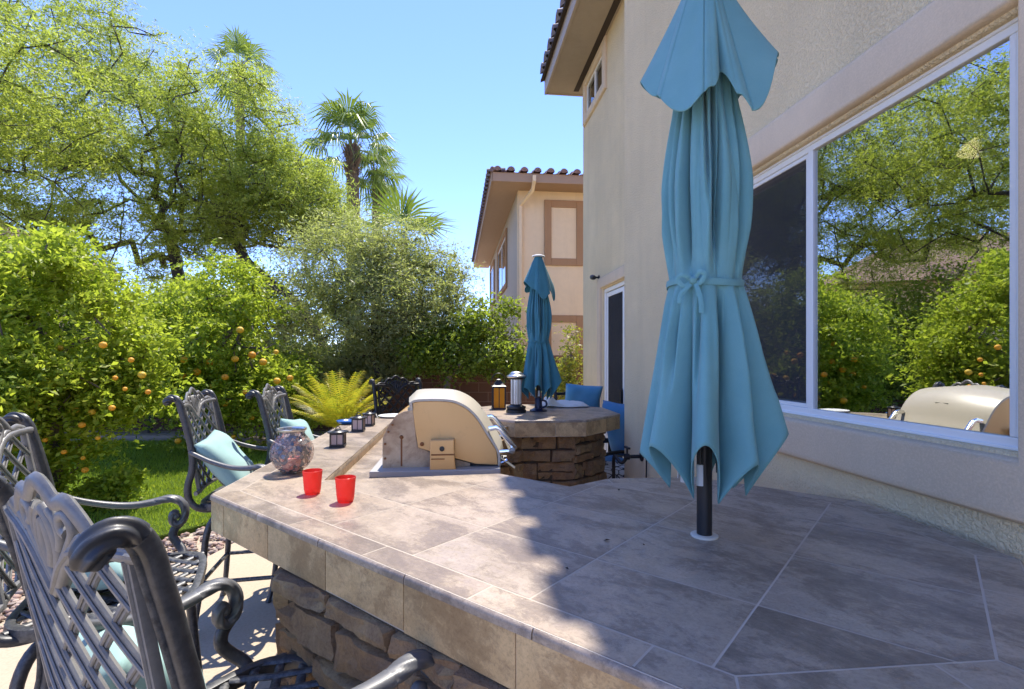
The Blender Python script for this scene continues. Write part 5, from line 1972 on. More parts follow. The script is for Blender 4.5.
# black hose bib with a hose on the wall behind the bar
hp = H(3.70, 0.0, 0.82)
hb = empty("hose_tap", hp, HOUSE_RZ, "black garden hose tap with a bent hose on the stucco wall behind the big umbrella", "tap")
b = MB(); b.lathe([(0.035, 0.0), (0.035, 0.008), (0.013, 0.014), (0.013, 0.09), (0.022, 0.095), (0.022, 0.13), (0.0001, 0.135)], 14, (0, 0, 0), Matrix.Rotation(R(-90), 4, 'X'))
b.build("valve", M['blackplastic'], hb, 50)
b = MB(); b.box((0, 0.11, 0.03), (0.012, 0.012, 0.06)); b.box((0, 0.11, 0.065), (0.09, 0.02, 0.014)); b.build("handle", M['blackplastic'], hb, None, bevel=0.003)
b = MB(); b.sweep(catmull([(0, 0.115, -0.01), (0.03, 0.14, -0.05), (0.10, 0.16, -0.02), (0.17, 0.15, -0.03), (0.22, 0.14, -0.10), (0.25, 0.13, -0.25), (0.28, 0.13, -0.5), (0.30, 0.14, -0.78)], 6), 0.013, n=8)
b.build("hose", M['blackplastic'], hb, 60)
cpos = H(2.9, 0.0, 1.0)
b = MB()
b.sweep(catmull([H(3.56, 0.012, 1.06), H(3.55, 0.03, 0.99), H(3.56, 0.02, 0.9), H(3.57, 0.02, 0.6)], 5), 0.006, n=6)
tag(b.build("cable", M['blackplastic'], None, 60), "thin black cable hanging down the stucco wall beside the umbrella hem", "cable")

# ------------------------------------------------------------------ garden wall
def block_wall(name, p, q, h, label):
    p, q = Vector(p), Vector(q)
    d = (q - p); L = d.length; d.normalize(); nn = Vector((-d.y, d.x, 0))
    me = bpy.data.meshes.new(name)
    t = 0.09
    vs = []
    for s_ in (-1, 1):
        for (u, z) in ((0, -0.05), (L, -0.05), (L, h), (0, h)):
            w = p + d * u + nn * t * s_
            vs.append((w.x, w.y, z))
    fs = [(0, 1, 2, 3), (5, 4, 7, 6), (3, 2, 6, 7), (0, 3, 7, 4), (1, 5, 6, 2)]
    me.from_pydata(vs, [], fs)
    uv = me.uv_layers.new(name="UVMap")
    co = [(0, 0), (L, 0), (L, h), (0, h)]
    for f in me.polygons:
        for li in f.loop_indices:
            v = me.vertices[me.loops[li].vertex_index].co
            u = (v - Vector((p.x, p.y, 0))).dot(d)
            off = 0.1 if f.index == 2 else 0
            uv.data[li].uv = (u, v.z + (nn.dot(v - p) if f.index == 2 else 0))
    root = empty(name, (0, 0, 0), 0, label, "wall")
    link_mesh("wall_body", me, M['block'], root)
    b = MB()
    n = int(L / 0.4)
    for i in range(n):
        c = p + d * (i + 0.5) * L / n
        b.box((c.x, c.y, h + 0.032), (L / n - 0.008, 0.22, 0.06), math.atan2(d.y, d.x))
    b.build("wall_cap", M['mortar_cap'], root, None, bevel=0.006)
    return root


M['mortar_cap'] = simple('wall_cap_block', (0.16, 0.085, 0.058), 0.92, var=0.25, scale=6, bump=0.4, bscale=40, bd=0.006)
block_wall("garden_wall", (-12.5, 11.2, 0), (1.6, 10.9, 0), 1.52, "reddish brown block garden wall behind the trees at the back of the yard")
block_wall("garden_wall", (-13.0, -6.0, 0), (-12.7, 11.2, 0), 1.52, "brown block garden wall along the left side of the yard, seen in the window")

# ------------------------------------------------------------------ neighbour's house beyond the wall
NB_RZ = math.atan2(0.1103, 0.9939)
nbh = empty("neighbour_house", (0.143, 12.2, 0), NB_RZ, "tan two storey neighbour house with red tile roof and brown window trims", "house")
# local: x to the right along the front, y away from us
NZ = 5.54
b = MB(); b.bx(0, 9, 0, 0.2, -0.1, NZ); b.build("front_wall", M['stucco_neighbour'], nbh, None)
b = MB(); b.bx(0.002, 0.2, 0.202, 10, -0.1, NZ); b.build("side_wall", M['stucco_neighbour_shaded'], nbh, None)


def nb_panel(x0, x1, z0, z1, name="window_surround"):
    b = MB(); w = 0.17
    b.bx(x0, x0 + w, -0.045, -0.002, z0, z1); b.bx(x1 - w, x1, -0.045, -0.002, z0, z1)
    b.bx(x0 + w, x1 - w, -0.045, -0.002, z0, z0 + w); b.bx(x0 + w, x1 - w, -0.045, -0.002, z1 - w, z1)
    b.build(name, M['trim_brown'], nbh, None, bevel=0.01)
    b = MB(); b.bx(x0 + w, x1 - w, -0.012, -0.003, z0 + w, z1 - w); b.build("blind_panel", M['stucco_neighbour'], nbh, None)


nb_panel(0.63, 1.58, 3.74, 5.30)
nb_panel(0.63, 1.58, 1.30, 2.55)


def nb_side_window(y0, y1, z0, z1):
    b = MB(); w = 0.15
    b.bx(-0.05, 0.001, y0, y0 + w, z0, z1); b.bx(-0.05, 0.001, y1 - w, y1, z0, z1)
    b.bx(-0.05, 0.001, y0 + w, y1 - w, z0, z0 + w); b.bx(-0.05, 0.001, y0 + w, y1 - w, z1 - w, z1)
    b.build("window_surround", M['trim_brown'], nbh, None, bevel=0.008)
    b = MB()
    f0, f1, g0, g1 = y0 + w, y1 - w, z0 + w, z1 - w
    for (a, c, d, e) in ((f0, f1, g0, g0 + 0.05), (f0, f1, g1 - 0.05, g1), (f0, f0 + 0.05, g0, g1), (f1 - 0.05, f1, g0, g1), ((f0 + f1) / 2 - 0.03, (f0 + f1) / 2 + 0.03, g0 + 0.05, g1 - 0.05)):
        b.bx(-0.022, -0.003, a + (0.0505 if a == f0 and c != f1 and False else 0), c, d, e)
    wo = b.build("window", M['vinyl'], nbh, None)
    b = MB(); b.bx(-0.012, 0.0015, f0 + 0.04, f1 - 0.04, g0 + 0.04, g1 - 0.04); b.build("pane", M['glass_dark'], wo, None)


nb_side_window(2.5, 5.6, 3.55, 5.25)
nb_side_window(7.2, 9.4, 3.55, 5.25)
nroof = empty("roof"); nroof.parent = nbh
OV = 0.65
b = MB(); b.bx(-OV, 9.5, -OV, 0.0, NZ - 0.03, NZ + 0.0); b.bx(-OV, -0.001, 0.001, 10.6, NZ - 0.0305, NZ - 0.0005); b.build("soffit", M['soffit_n'], nroof, None)
b = MB(); b.bx(-OV + 0.001, 9.5, -OV - 0.03, -OV, NZ - 0.06, NZ + 0.14); b.bx(-OV - 0.03, -OV, -OV, 10.6, NZ - 0.06, NZ + 0.14); b.build("fascia", M['soffit_n'], nroof, None, bevel=0.004)
b = MB()
pn = R(20)
hw = 5.0
b.add([(-OV - 0.05, -OV - 0.05, NZ + 0.14), (9.6, -OV - 0.05, NZ + 0.14), (9.6, 10.6, NZ + 0.14), (-OV - 0.05, 10.6, NZ + 0.14), (4.4, 4.4, NZ + 0.14 + 1.0), (9.6, 4.4, NZ + 1.14)],
      [(0, 1, 5, 4), (0, 4, 3), (1, 2, 5), (2, 3, 4, 5), (3, 2, 1, 0)])
b.build("roof_deck", M['tile_roof_n'], nroof, None)
b = MB()
barrel_row(b, 0, 10.2, 0, 0, R(12), 3.0, sp=0.30, r=0.09, rows=5)
T = Matrix.Translation((-OV - 0.05, -OV - 0.1, NZ + 0.13)) @ Matrix.Scale(-1, 4, (0, 1, 0))
nb2 = MB(); nb2.add(b.v, b.f, T); 
nb2.build("roof_tiles", M['tile_roof_n'], nroof, 50)
b = MB(); barrel_row(b, 0, 11.2, 0, 0, R(12), 2.0, sp=0.30, r=0.09, rows=1)
T = Matrix.Translation((-OV - 0.1, -OV - 0.05, NZ + 0.13)) @ Matrix.Rotation(R(90), 4, 'Z')
nb2 = MB(); nb2.add(b.v, b.f, T); nb2.build("roof_tiles", M['tile_roof'], nroof, 50)
b = MB(); b.sweep([Vector((-OV - 0.02, -OV - 0.04, NZ + 0.20)), Vector((2.2, 2.2, NZ + 0.70))], 0.06, n=10); b.build("hip_ridge", M['tile_roof_n'], nroof, 50)
b = MB()
b.sweep([(0.28, -OV - 0.07, NZ + 0.08), (0.28, -OV - 0.07, NZ - 0.02), (0.28, -OV * 0.75, NZ - 0.16), (0.05, -0.07, NZ - 0.42), (0.05, -0.07, 0.0)], 0.042, 0.042, n=8, sq=0.5, up=(1, 0, 0))
b.build("downspout", M['stucco_neighbour'], nbh, 40)

# second house beyond the left wall, seen in the big window
rh = empty("rear_house", (-22, 17.5, 0), R(40), "tan house with red tile roof beyond the yard, seen in the window reflection", "house")
b = MB(); b.bx(-6, 6, -4, 4, -0.1, 4.6); b.build("wall", M['stucco_neighbour'], rh, None)
b = MB()
b.add([(-6.7, -4.7, 4.5), (6.7, -4.7, 4.5), (6.7, 4.7, 4.5), (-6.7, 4.7, 4.5), (-3, 0, 6.9), (3, 0, 6.9)], [(0, 1, 5, 4), (1, 2, 5), (2, 3, 4, 5), (3, 0, 4), (3, 2, 1, 0)])
b.build("roof", M['tile_roof_n'], rh, None)

# ------------------------------------------------------------------ trees
def leaf_mesh(name, centers, L, W, seed, mat, parent, droop=0.0, up=0.0, fold=0.25, sizevar=0.55):
    g = np.random.default_rng(seed)
    n = len(centers)
    d = g.normal(size=(n, 3)); d[:, 2] = d[:, 2] * 0.7 - droop + up
    d /= np.linalg.norm(d, axis=1, keepdims=True)
    r = g.normal(size=(n, 3)); s = np.cross(d, r); s /= np.linalg.norm(s, axis=1, keepdims=True) + 1e-9
    nn = np.cross(d, s)
    l = (L * g.uniform(1 - sizevar, 1 + sizevar, (n, 1))); w = (W * g.uniform(1 - sizevar, 1 + sizevar, (n, 1)))
    v = np.empty((n, 4, 3), np.float32)
    v[:, 0] = centers - d * l * 0.5
    v[:, 1] = centers + s * w * 0.5 + nn * w * fold
    v[:, 2] = centers + d * l * 0.5
    v[:, 3] = centers - s * w * 0.5 + nn * w * fold
    me = np_mesh(name, v.reshape(-1, 3), 4, np.arange(n * 4))
    return link_mesh(name, me, mat, parent)


def grow(trunk_pts, clumps, seed, r_tip=0.008, expo=0.5, jit=0.12):
    """skeleton from trunk polyline to every clump: returns segments (p, q, rp, rq)"""
    g = random.Random(seed)
    nodes = [Vector(p) for p in trunk_pts]
    par = [-1] + list(range(len(nodes) - 1))
    top = nodes[-1]
    order = sorted(clumps, key=lambda c: min((Vector(c) - n).length for n in nodes))
    start = max(1, int(len(nodes) * 0.55))
    for c in order:
        c = Vector(c)
        arr = np.array([n[:] for n in nodes[start:]])
        dd = np.linalg.norm(arr - np.array(c[:]), axis=1)
        k = int(dd.argmin()) + start
        p = nodes[k]
        L = (c - p).length
        m = max(1, int(L / 0.45))
        prev = k
        for i in range(1, m + 1):
            q = p.lerp(c, i / m)
            if i < m: q = q + Vector((g.uniform(-1, 1), g.uniform(-1, 1), g.uniform(-0.6, 0.8))) * jit * min(1.0, L)
            nodes.append(q); par.append(prev); prev = len(nodes) - 1
    cnt = [0] * len(nodes)
    child = [0] * len(nodes)
    for i in range(len(nodes)):
        if par[i] >= 0: child[par[i]] += 1
    for i in range(len(nodes) - 1, -1, -1):
        if child[i] == 0: cnt[i] += 1
        if par[i] >= 0: cnt[par[i]] += cnt[i]
    rad = [r_tip * (c ** expo) for c in cnt]
    return nodes, par, rad


def trunk_mesh(name, nodes, par, rad, mat, parent, rmax=None, rmin=0.004, nside=6):
    vs, fs = [], []
    for i in range(len(nodes)):
        p = par[i]
        if p < 0: continue
        a, c = nodes[p], nodes[i]
        t = (c - a)
        if t.length < 1e-5: continue
        t.normalize()
        u = t.orthogonal().normalized(); w = t.cross(u)
        ra = min(rad[p], rad[i] * 1.6); rc = rad[i]
        if rmax: ra, rc = min(ra, rmax), min(rc, rmax)
        ra, rc = max(ra, rmin), max(rc, rmin)
        b0 = len(vs)
        for (q, r) in ((a - t * ra * 0.3, ra), (c + t * rc * 0.3, rc)):
            for k in range(nside):
                an = 2 * math.pi * k / nside
                vs.append(q + u * (r * math.cos(an)) + w * (r * math.sin(an)))
        for k in range(nside):
            l = (k + 1) % nside
            fs.append((b0 + k, b0 + l, b0 + nside + l, b0 + nside + k))
    b = MB(); b.v = [tuple(v) for v in vs]; b.f = fs; b.mi = [0] * len(fs)
    return b.build(name, mat, parent, 60, fix=False)


def blob_points(blobs, n, seed, shell=0.5):
    """blobs: (x,y,z, rx,ry,rz[,weight])"""
    g = np.random.default_rng(seed)
    w = np.array([(q[6] if len(q) > 6 else 1.0) * (q[3] * q[4] * q[5]) ** (2 / 3) for q in blobs]); w /= w.sum()
    idx = g.choice(len(blobs), n, p=w)
    B = np.array([q[:6] for q in blobs])[idx]
    d = g.normal(size=(n, 3)); d /= np.linalg.norm(d, axis=1, keepdims=True)
    r = g.uniform(0, 1, (n, 1)) ** (1 / 3 * shell)
    return B[:, :3] + d * r * B[:, 3:6]


def screen_blobs(lst, Y, depth=1.0):
    out = []
    for q in lst:
        u, v, ru, rv = q[:4]
        dy = q[4] if len(q) > 4 else 0.0
        p = pix(u, v, Y + dy)
        s = (Y + dy) / F
        o = [p.x, p.y, p.z, ru * s, min(ru, rv) * s * depth, rv * s]
        if len(q) > 5: o.append(q[5])
        out.append(tuple(o))
    return out


def make_tree(name, label, cat, base, trunk, blobs, n_clump, per, L, W, leafmat, bark, seed, spread=0.22, droop=0.0, shell=0.55, r_tip=0.008, rmax=0.2, group=None, tips=True, zmin=0.05, wisp=0.0, expo=0.5, jit=0.12):
    root = empty(name, base, 0, label, cat, group)
    base = Vector(base)
    cl = blob_points(blobs, n_clump, seed, shell)
    cl = cl[cl[:, 2] > zmin]
    g = np.random.default_rng(seed + 1)
    nodes, par, rad = grow([Vector(t) for t in trunk], [tuple(c) for c in cl], seed, r_tip, expo, jit)
    loc = [nd - base for nd in nodes]
    trunk_mesh("trunk", loc, par, rad, bark, root, rmax)
    n = len(cl) * per
    # clump sizes vary a lot so that the crown has holes and dense tufts
    sz = g.uniform(0.55, 1.35, len(cl))
    ci = np.repeat(np.arange(len(cl)), per)
    P = cl[ci] + np.clip(g.normal(size=(n, 3)), -1.7, 1.7) * (spread * sz[ci])[:, None] * np.array([1, 1, 0.75])
    if wisp:
        # hanging / arching twigs: leaves strung along a line from each clump
        k = int(n * 0.45)
        dirs = g.normal(size=(len(cl), 3)); dirs[:, 2] = dirs[:, 2] * 0.5 - 0.25
        dirs /= np.linalg.norm(dirs, axis=1, keepdims=True)
        cj = ci[:k] if False else g.integers(0, len(cl), k)
        t = g.uniform(0, 1, (k, 1))
        sub = g.integers(0, 5, k)
        jd = np.stack([np.sin(cj * 12.9 + sub * 4.1), np.sin(cj * 78.2 + sub * 2.7), np.sin(cj * 37.7 + sub * 6.3) * 0.5], 1)
        dd = dirs[cj] + jd * 0.9
        dd /= np.linalg.norm(dd, axis=1, keepdims=True)
        ln = wisp * sz[cj][:, None]
        P[:k] = cl[cj] + dd * t * ln + np.array([0, 0, -1]) * (t ** 2) * ln * 0.35 + g.normal(size=(k, 3)) * 0.018
    P = P[P[:, 2] > zmin]
    leaf_mesh("crown", P - np.array(base[:]), L, W, seed + 2, leafmat, root, droop)
    return root, cl


def add_fruit(root, pts, r, seed):
    g = random.Random(seed)
    base = root.location
    me = None
    for p in pts:
        if me is None:
            bm = bmesh.new(); bmesh.ops.create_uvsphere(bm, u_segments=16, v_segments=10, radius=1.0)
            me = bpy.data.meshes.new("orange"); bm.to_mesh(me); bm.free()
            me.polygons.foreach_set("use_smooth", [True] * len(me.polygons)); me.materials.append(M['orange'])
        o = bpy.data.objects.new("orange", me)
        s = r * g.uniform(0.68, 1.15)
        o.scale = (s, s, s * 0.93)
        o.location = Vector(p) - base
        COL.objects.link(o); o.parent = root


# near citrus at the left edge
Y = 5.0
bl = screen_blobs([(60, 330, 75, 85), (20, 400, 70, 70, -0.3), (108, 370, 48, 55, 0.2), (28, 450, 52, 45, -0.2), (-30, 340, 70, 110), (120, 330, 30, 50, 0.2, 0.7), (40, 262, 55, 35, 0, 0.7), (70, 480, 20, 25, 0.1, 0.6)], Y, 1.1)
t1, cl1 = make_tree("orange_tree", "bright green orange tree with ripe fruit at the left picture edge", "tree", (-4.5, 5.05, 0),
                    [(-4.5, 5.05, 0), (-4.48, 5.02, 0.3), (-4.5, 5.05, 0.7), (-4.45, 5.0, 1.1), (-4.5, 5.0, 1.5)], bl, 330, 165, 0.060, 0.029, M['leaf_citrus'], M['bark_grey'], 101, 0.12, 0.25, 0.8, 0.007, 0.08, wisp=0.42)
ORG = [(22, 383), (37, 376), (76, 410), (38, 403), (82, 425), (83, 458), (125, 389), (13, 352), (115, 378), (148, 392), (142, 375), (60, 348), (103, 345), (4, 412), (85, 470), (64, 452), (30, 430), (50, 395), (112, 408), (20, 365), (92, 412), (45, 440), (70, 372), (10, 440), (131, 360), (98, 438)]
add_fruit(t1, [pix(u, v, Y - 0.40 + 0.10 * (i % 3)) for i, (u, v) in enumerate(ORG)], 0.030, 3)

# second citrus behind the lawn
Y = 8.4
bl = screen_blobs([(215, 340, 65, 65), (180, 385, 40, 50, -0.2), (265, 385, 45, 45, 0), (225, 400, 60, 35, -0.3), (215, 290, 45, 35, 0.2, 0.8), (160, 330, 40, 50, 0.3), (290, 400, 30, 30, 0.2, 0.6)], Y, 1.0)
t2, cl2 = make_tree("orange_tree", "rounded orange tree with scattered fruit beyond the lawn, behind the two lattice stools", "tree", (-4.9, 8.6, 0),
                    [(-4.9, 8.6, 0), (-4.88, 8.55, 0.4), (-4.85, 8.5, 0.8), (-4.9, 8.5, 1.3), (-4.8, 8.5, 1.8)], bl, 380, 150, 0.072, 0.034, M['leaf_citrus'], M['bark_grey'], 202, 0.15, 0.25, 0.8, 0.008, 0.1, wisp=0.55)
ORG2 = [(225, 377), (277, 381), (235, 359), (252, 355), (184, 360), (197, 372), (212, 386), (225, 404), (198, 407), (183, 376), (263, 362), (233, 437), (178, 441), (245, 392), (290, 378), (205, 342), (170, 392), (216, 420), (262, 400), (188, 425), (240, 330), (276, 352), (210, 362), (252, 418)]
add_fruit(t2, [pix(u, v, Y - 0.95 + 0.1 * (i % 4)) for i, (u, v) in enumerate(ORG2)], 0.050, 5)

# large feathery mesquite
Y = 13.6
bl = screen_blobs([(70, 95, 105, 85), (150, 150, 85, 70), (30, 190, 90, 60), (185, 195, 60, 50), (60, 20, 75, 45, 0, 0.45),
                   (130, 60, 60, 40, 0, 0.5), (-80, 120, 110, 110, 0, 0.6), (-170, 170, 110, 110, 0, 0.5), (100, 245, 80, 45)], Y, 1.2)
make_tree("mesquite_tree", "tall feathery yellow green mesquite spreading over the left half of the sky", "tree", (-8.0, 13.0, 0),
          [(-8.0, 13.0, 0), (-7.9, 12.9, 0.7), (-8.05, 13.0, 1.5), (-8.3, 13.1, 2.5), (-8.6, 13.3, 3.4), (-8.9, 13.5, 4.3)], bl, 1100, 185, 0.10, 0.020, M['leaf_mesquite'], M['bark'], 304, 0.24, 0.3, 0.85, 0.0082, 0.15, wisp=0.75, expo=0.50, jit=0.13)
Y = 12.8
bl = screen_blobs([(235, 140, 62, 75), (285, 195, 52, 55), (318, 212, 36, 40), (240, 215, 60, 35, 0, 0.8), (195, 235, 50, 30, 0, 0.5), (330, 255, 25, 20, 0, 0.35)], Y, 1.3)
P_ = lambda u, v, d=0: tuple(pix(u, v, Y + d))
make_tree("mesquite_tree", "leaning mesquite with dark arching bare limbs above the second orange tree", "tree", (pix(338, 400, Y).x, Y, 0),
          [(pix(338, 400, Y).x, Y, 0), P_(334, 385), P_(326, 352), P_(312, 322), P_(292, 298), P_(268, 280), P_(248, 262), P_(232, 238), P_(226, 205)], bl, 600, 180, 0.10, 0.020, M['leaf_mesquite'], M['bark'], 313, 0.23, 0.3, 0.85, 0.0100, 0.11, wisp=0.7, expo=0.50, jit=0.14)
# its neighbour farther left, mostly outside the frame but mirrored in the big window
bl = [(-11.2, 8.8, 6.0, 2.6, 2.4, 1.9), (-9.6, 9.6, 6.9, 2.0, 2.0, 1.4), (-12.0, 7.2, 6.9, 2.2, 2.0, 1.4), (-10.5, 10.5, 5.4, 1.8, 1.6, 1.3), (-12.6, 9.5, 7.8, 1.6, 1.6, 1.0, 0.3)]
make_tree("mesquite_tree", "broad mesquite left of the photo, seen in the big window as a forked dark trunk", "tree", (-10.6, 9.0, 0),
          [(-10.6, 9.0, 0), (-10.5, 9.1, 0.7), (-10.7, 9.0, 1.5), (-10.5, 8.9, 2.3), (-10.9, 9.0, 3.2), (-11.0, 8.9, 4.2)], bl, 380, 190, 0.10, 0.024, M['leaf_mesquite'], M['bark'], 404, 0.36, 0.3, 0.75, 0.008, 0.17, wisp=0.6, expo=0.50, jit=0.15)
# grey olive mesquite in the middle
Y = 10.2
bl = screen_blobs([(385, 300, 60, 55), (345, 265, 55, 45), (430, 300, 45, 45), (318, 310, 24, 30, 0.3, 0.3), (445, 265, 28, 22, 0.3, 0.35), (400, 250, 40, 28, 0, 0.6), (360, 345, 45, 28, 0, 0.5), (455, 330, 25, 28, 0, 0.7)], Y, 1.1)
make_tree("mesquite_tree", "grey olive leaved mesquite in front of the palms, left of the neighbour house", "tree", (-2.6, 10.3, 0),
          [(-2.6, 10.3, 0), (-2.65, 10.3, 0.5), (-2.6, 10.25, 1.0), (-2.8, 10.2, 1.6), (-2.75, 10.2, 2.2)], bl, 370, 220, 0.08, 0.018, M['leaf_olive'], M['bark'], 505, 0.25, 0.3, 0.75, 0.006, 0.10, wisp=0.5, jit=0.12)
# small glossy tree by the wall
Y = 9.6
bl = screen_blobs([(492, 345, 32, 30), (455, 350, 30, 25), (480, 318, 25, 20, 0, 0.6), (425, 352, 25, 20, 0, 0.6), (510, 368, 14, 14, 0, 0.6), (500, 310, 15, 15, 0.2, 0.4)], Y, 1.2)
make_tree("lemon_tree", "small glossy green tree with a forked pale trunk in front of the brown block wall", "tree", (-1.25, 9.6, 0),
          [(-1.25, 9.6, 0), (-1.26, 9.6, 0.45), (-1.24, 9.6, 0.8), (-1.2, 9.58, 1.1)], bl, 150, 85, 0.085, 0.042, M['leaf_dark'], M['bark_grey'], 606, 0.15, 0.2, 0.65, 0.009, 0.07)
# loose leafy shrub beside the far umbrella
Y = 8.2
bl = screen_blobs([(566, 372, 10, 22), (577, 345, 5, 20, 0, 0.3), (562, 388, 14, 14), (568, 335, 5, 16, 0, 0.3)], Y, 1.5)
make_tree("leafy_shrub", "loose yellow green shrub climbing between the far umbrella and the house corner", "shrub", (0.85, 8.25, 0),
          [(0.85, 8.25, 0), (0.86, 8.25, 0.5), (0.88, 8.25, 1.0), (0.95, 8.2, 1.6)], bl, 80, 26, 0.06, 0.03, M['leaf_vine'], M['bark_grey'], 707, 0.10, 0.2, 0.6, 0.004, 0.02)
# dark hedge filling below the mesquites
Y = 10.6
for i, (lst, lab, mat_, sd) in enumerate([
    ([(300, 372, 40, 18), (335, 375, 35, 18), (275, 365, 35, 22)], "dark green bush below the spreading mesquite branches", 'leaf_olive', 811),
    ([(375, 362, 32, 18), (405, 340, 28, 28), (352, 372, 24, 12)], "shaded bush behind the yellow sago palm", 'leaf_olive', 812),
    ([(150, 370, 60, 40), (90, 350, 60, 60), (200, 355, 50, 40)], "leafy background bush between the two orange trees", 'leaf_dark', 813),
    ([(20, 330, 80, 80), (-60, 330, 80, 90)], "background bush behind the left orange tree", 'leaf_dark', 814)]):
    bl = screen_blobs(lst, Y, 0.6)
    c0 = pix(lst[0][0], 358, Y)
    make_tree("garden_bush", lab, "bush", (c0.x, Y, 0), [(c0.x, Y, 0), (c0.x, Y, 0.4), (c0.x + 0.05, Y, 0.9)], bl, 130 + 40 * (i > 1), 110, 0.09, 0.045, M[mat_], M['bark'], sd, 0.24, 0.1, 0.7, 0.006, 0.05)
bl = screen_blobs([(250, 318, 60, 40), (320, 325, 45, 32), (190, 320, 50, 40), (285, 290, 35, 25, 0, 0.6)], 19.0, 0.7)
c0 = pix(265, 358, 19.0)
make_tree("shade_tree", "pale green tree far beyond the block wall, seen under the arching mesquite limbs", "tree", (c0.x, 19.0, 0), [(c0.x, 19.0, 0), (c0.x, 19.0, 0.8), (c0.x + 0.1, 19.0, 1.8)], bl, 260, 110, 0.14, 0.06, M['leaf_olive'], M['bark_grey'], 821, 0.36, 0.1, 0.8, 0.010, 0.12)
# low green plants at the foot of the near citrus
bl = screen_blobs([(110, 492, 22, 10), (95, 500, 14, 12), (125, 480, 12, 12, 0.1, 0.6)], 5.1, 1.0)
make_tree("low_plant", "low bright green plant on the lawn edge below the left orange tree", "plant", (-4.1, 5.1, 0), [(-4.1, 5.1, 0), (-4.1, 5.1, 0.08), (-4.1, 5.1, 0.15)], bl, 40, 60, 0.06, 0.03, M['leaf_citrus'], M['bark_grey'], 909, 0.07, 0.1, 0.7, 0.003, 0.01, zmin=0.02)


# ------------------------------------------------------------------ palms
def fan_frond(V, Fc, origin, az, el, pet, size, seed, nl=26, spread=R(235), droop=0.35):
    g = random.Random(seed)
    o = Vector(origin)
    d = Vector((math.cos(az) * math.cos(el), math.sin(az) * math.cos(el), math.sin(el)))
    side = d.cross(Vector((0, 0, 1)))
    if side.length < 1e-3: side = Vector((1, 0, 0))
    side.normalize()
    nn = side.cross(d).normalized()
    hub = o + d * pet + Vector((0, 0, -0.12 * pet * (1 - el)))
    # petiole
    w = 0.02 * size
    b0 = len(V)
    V += [o + side * w, o - side * w, hub - side * w * 0.7, hub + side * w * 0.7]
    Fc.append((b0, b0 + 1, b0 + 2, b0 + 3))
    for k in range(nl):
        a = -spread / 2 + spread * (k + 0.5) / nl + g.uniform(-0.02, 0.02)
        l = size * (0.78 + 0.22 * math.cos(a * 0.7)) * g.uniform(0.9, 1.05)
        dd = (d * math.cos(a) + side * math.sin(a)).normalized()
        dn = (dd + nn * 0.10).normalized()
        m = hub + dn * l * 0.5
        tip = hub + dn * l + Vector((0, 0, -droop * l * g.uniform(0.4, 1.2)))
        ww = l * math.sin(spread / nl / 2) * 0.42
        perp = dd.cross(nn).normalized()
        b0 = len(V)
        V += [hub, m + perp * ww + nn * ww * 0.35, tip, m - perp * ww + nn * ww * 0.35, m - nn * ww * 0.2]
        Fc += [(b0, b0 + 1, b0 + 4), (b0, b0 + 4, b0 + 3), (b0 + 1, b0 + 2, b0 + 4), (b0 + 4, b0 + 2, b0 + 3)]


def fan_palm(label, top, base_z, r_tr, size, n, seed, pet=0.9, lean=0.3, elmin=-50, skirt=True, droop=0.35):
    root = empty("fan_palm", (top.x, top.y, base_z), 0, label, "palm tree")
    g = random.Random(seed)
    H_ = top.z - base_z
    b = MB()
    path = [Vector((lean * math.sin(1.5 * t) * (1 - t) * 0.6, 0, H_ * t)) for t in np.linspace(0, 1, 26)]
    W = [r_tr * (1.25 - 0.35 * t) * (1 + 0.06 * (i % 2)) for i, t in enumerate(np.linspace(0, 1, 26))]
    b.sweep(path, W, n=12, up=(1, 0, 0)); b.build("trunk", M['bark_palm'], root, 70)
    if skirt:
        vs, fs = [], []
        for k in range(240):
            a = g.uniform(0, 6.28); t = g.uniform(0.0, 1.0)
            z = H_ - 0.05 - t * 0.16 * H_ ** 0.9
            r0 = r_tr * 0.9
            w = 0.04; l = g.uniform(0.25, 0.5)
            p = Vector((r0 * math.cos(a), r0 * math.sin(a), z)); tq = Vector((-math.sin(a), math.cos(a), 0))
            out = Vector((math.cos(a), math.sin(a), 0))
            q = p + out * l * 0.5 + Vector((0, 0, l * 0.75))
            b0 = len(vs); vs += [p + tq * w, p - tq * w, q - tq * w * 0.5, q + tq * w * 0.5]; fs.append((b0, b0 + 1, b0 + 2, b0 + 3))
        m_ = MB(); m_.v = [tuple(v) for v in vs]; m_.f = fs; m_.mi = [0] * len(fs); m_.build("leaf_bases", M['bark_palm'], root, None, fix=False)
    V, Fc = [], []
    for k in range(n):
        t = (k + 0.5) / n
        el = R(80 - (80 - elmin) * t ** 0.9 + g.uniform(-8, 8))
        az = k * 2.39996 + g.uniform(-0.2, 0.2)
        fan_frond(V, Fc, (0, 0, H_), az, el, pet * g.uniform(0.85, 1.15) * (0.75 + 0.4 * t), size * g.uniform(0.85, 1.1), seed * 100 + k, droop=droop + 0.25 * t)
    m_ = MB(); m_.v = [tuple(v) for v in V]; m_.f = Fc; m_.mi = [0] * len(Fc); m_.build("crown", M['leaf_palm'], root, None, fix=False)
    return root


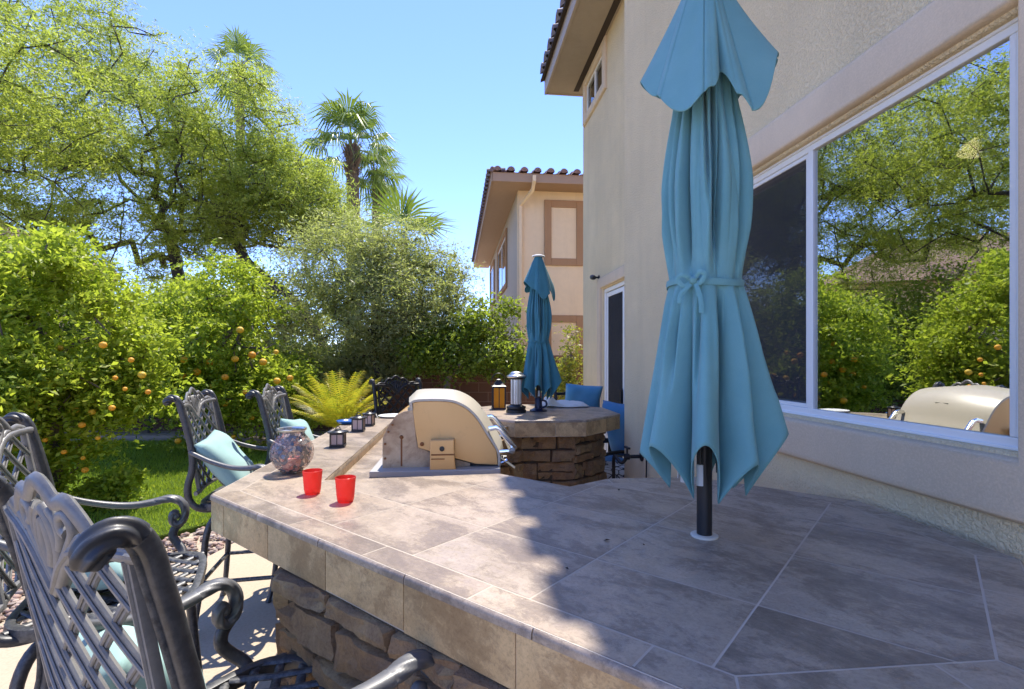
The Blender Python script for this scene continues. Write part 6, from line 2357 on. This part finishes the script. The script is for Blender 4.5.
fan_palm("taller fan palm with a shaggy brown neck rising over the middle trees", pix(352, 146, 24.0), 0, 0.30, 1.5, 22, 31, 1.45, 0.4, -45, droop=0.55)
fan_palm("shorter fan palm directly right of the taller one, in its shade", pix(378, 172, 27.0), 0, 0.28, 1.2, 15, 32, 0.9, -0.3, -55)
fan_palm("young fan palm with one big upright fan right of the two tall palms", pix(402, 240, 17.0), 0, 0.22, 1.35, 8, 33, 0.8, 0.1, -8, False, 0.10)
fan_palm("fan palm half hidden behind the top of the tall feathery mesquite", pix(240, 66, 26.0), 0, 0.20, 1.35, 16, 34, 1.0, 0.2, -60)


# yellow sago palm
def sago(label, base, n, L, seed):
    root = empty("sago_palm", base, 0, label, "sago palm")
    b = MB(); b.lathe([(0.16, 0), (0.19, 0.12), (0.17, 0.30), (0.08, 0.38), (0.0001, 0.40)], 14); b.build("trunk", M['bark_palm'], root, 50)
    g = random.Random(seed)
    V, Fc = [], []
    for k in range(n):
        t = (k + 0.5) / n
        el = R(86 - 52 * t + g.uniform(-6, 6)); az = k * 2.39996
        l = L * g.uniform(0.85, 1.1)
        d = Vector((math.cos(az), math.sin(az), 0)); up = Vector((0, 0, 1)); side = Vector((-math.sin(az), math.cos(az), 0))
        pts = []
        for i in range(27):
            s = i / 26
            e = el - R(48) * s ** 1.8 * (0.6 + 0.4 * t)
            step = l / 26
            pts.append((pts[-1] + (d * math.cos(e) + up * math.sin(e)) * step) if pts else Vector((0, 0, 0.36)) + d * 0.05)
        for i in range(2, 26):
            s = i / 26
            p = pts[i]; tg = (pts[i + 1] - pts[i - 1]).normalized()
            nn = side.cross(tg).normalized()
            ll = l * 0.17 * math.sin(math.pi * min(1, 0.12 + s * 0.88)) ** 0.6 + 0.02
            for sx in (-1, 1):
                q = p + (side * sx * 0.85 + tg * 0.55 - nn * (-0.30)).normalized() * ll * g.uniform(0.9, 1.1)
                b0 = len(V); w = tg * 0.011
                V += [p - w, p + w, q]
                Fc.append((b0, b0 + 1, b0 + 2))
        for i in range(0, 26, 2):
            a, c = pts[i], pts[min(i + 2, 26)]; w = side * 0.006
            b0 = len(V); V += [a - w, a + w, c + w, c - w]; Fc.append((b0, b0 + 1, b0 + 2, b0 + 3))
    m_ = MB(); m_.v = [tuple(v) for v in V]; m_.f = Fc; m_.mi = [0] * len(Fc)
    m_.build("fronds", M['leaf_sago'], root, None, fix=False)
    return root


p = pix(338, 430, 7.6)
sago("yellow green sago palm behind the left bar edge, left of the grill", (p.x, 7.6, 0.12), 40, 0.95, 51)
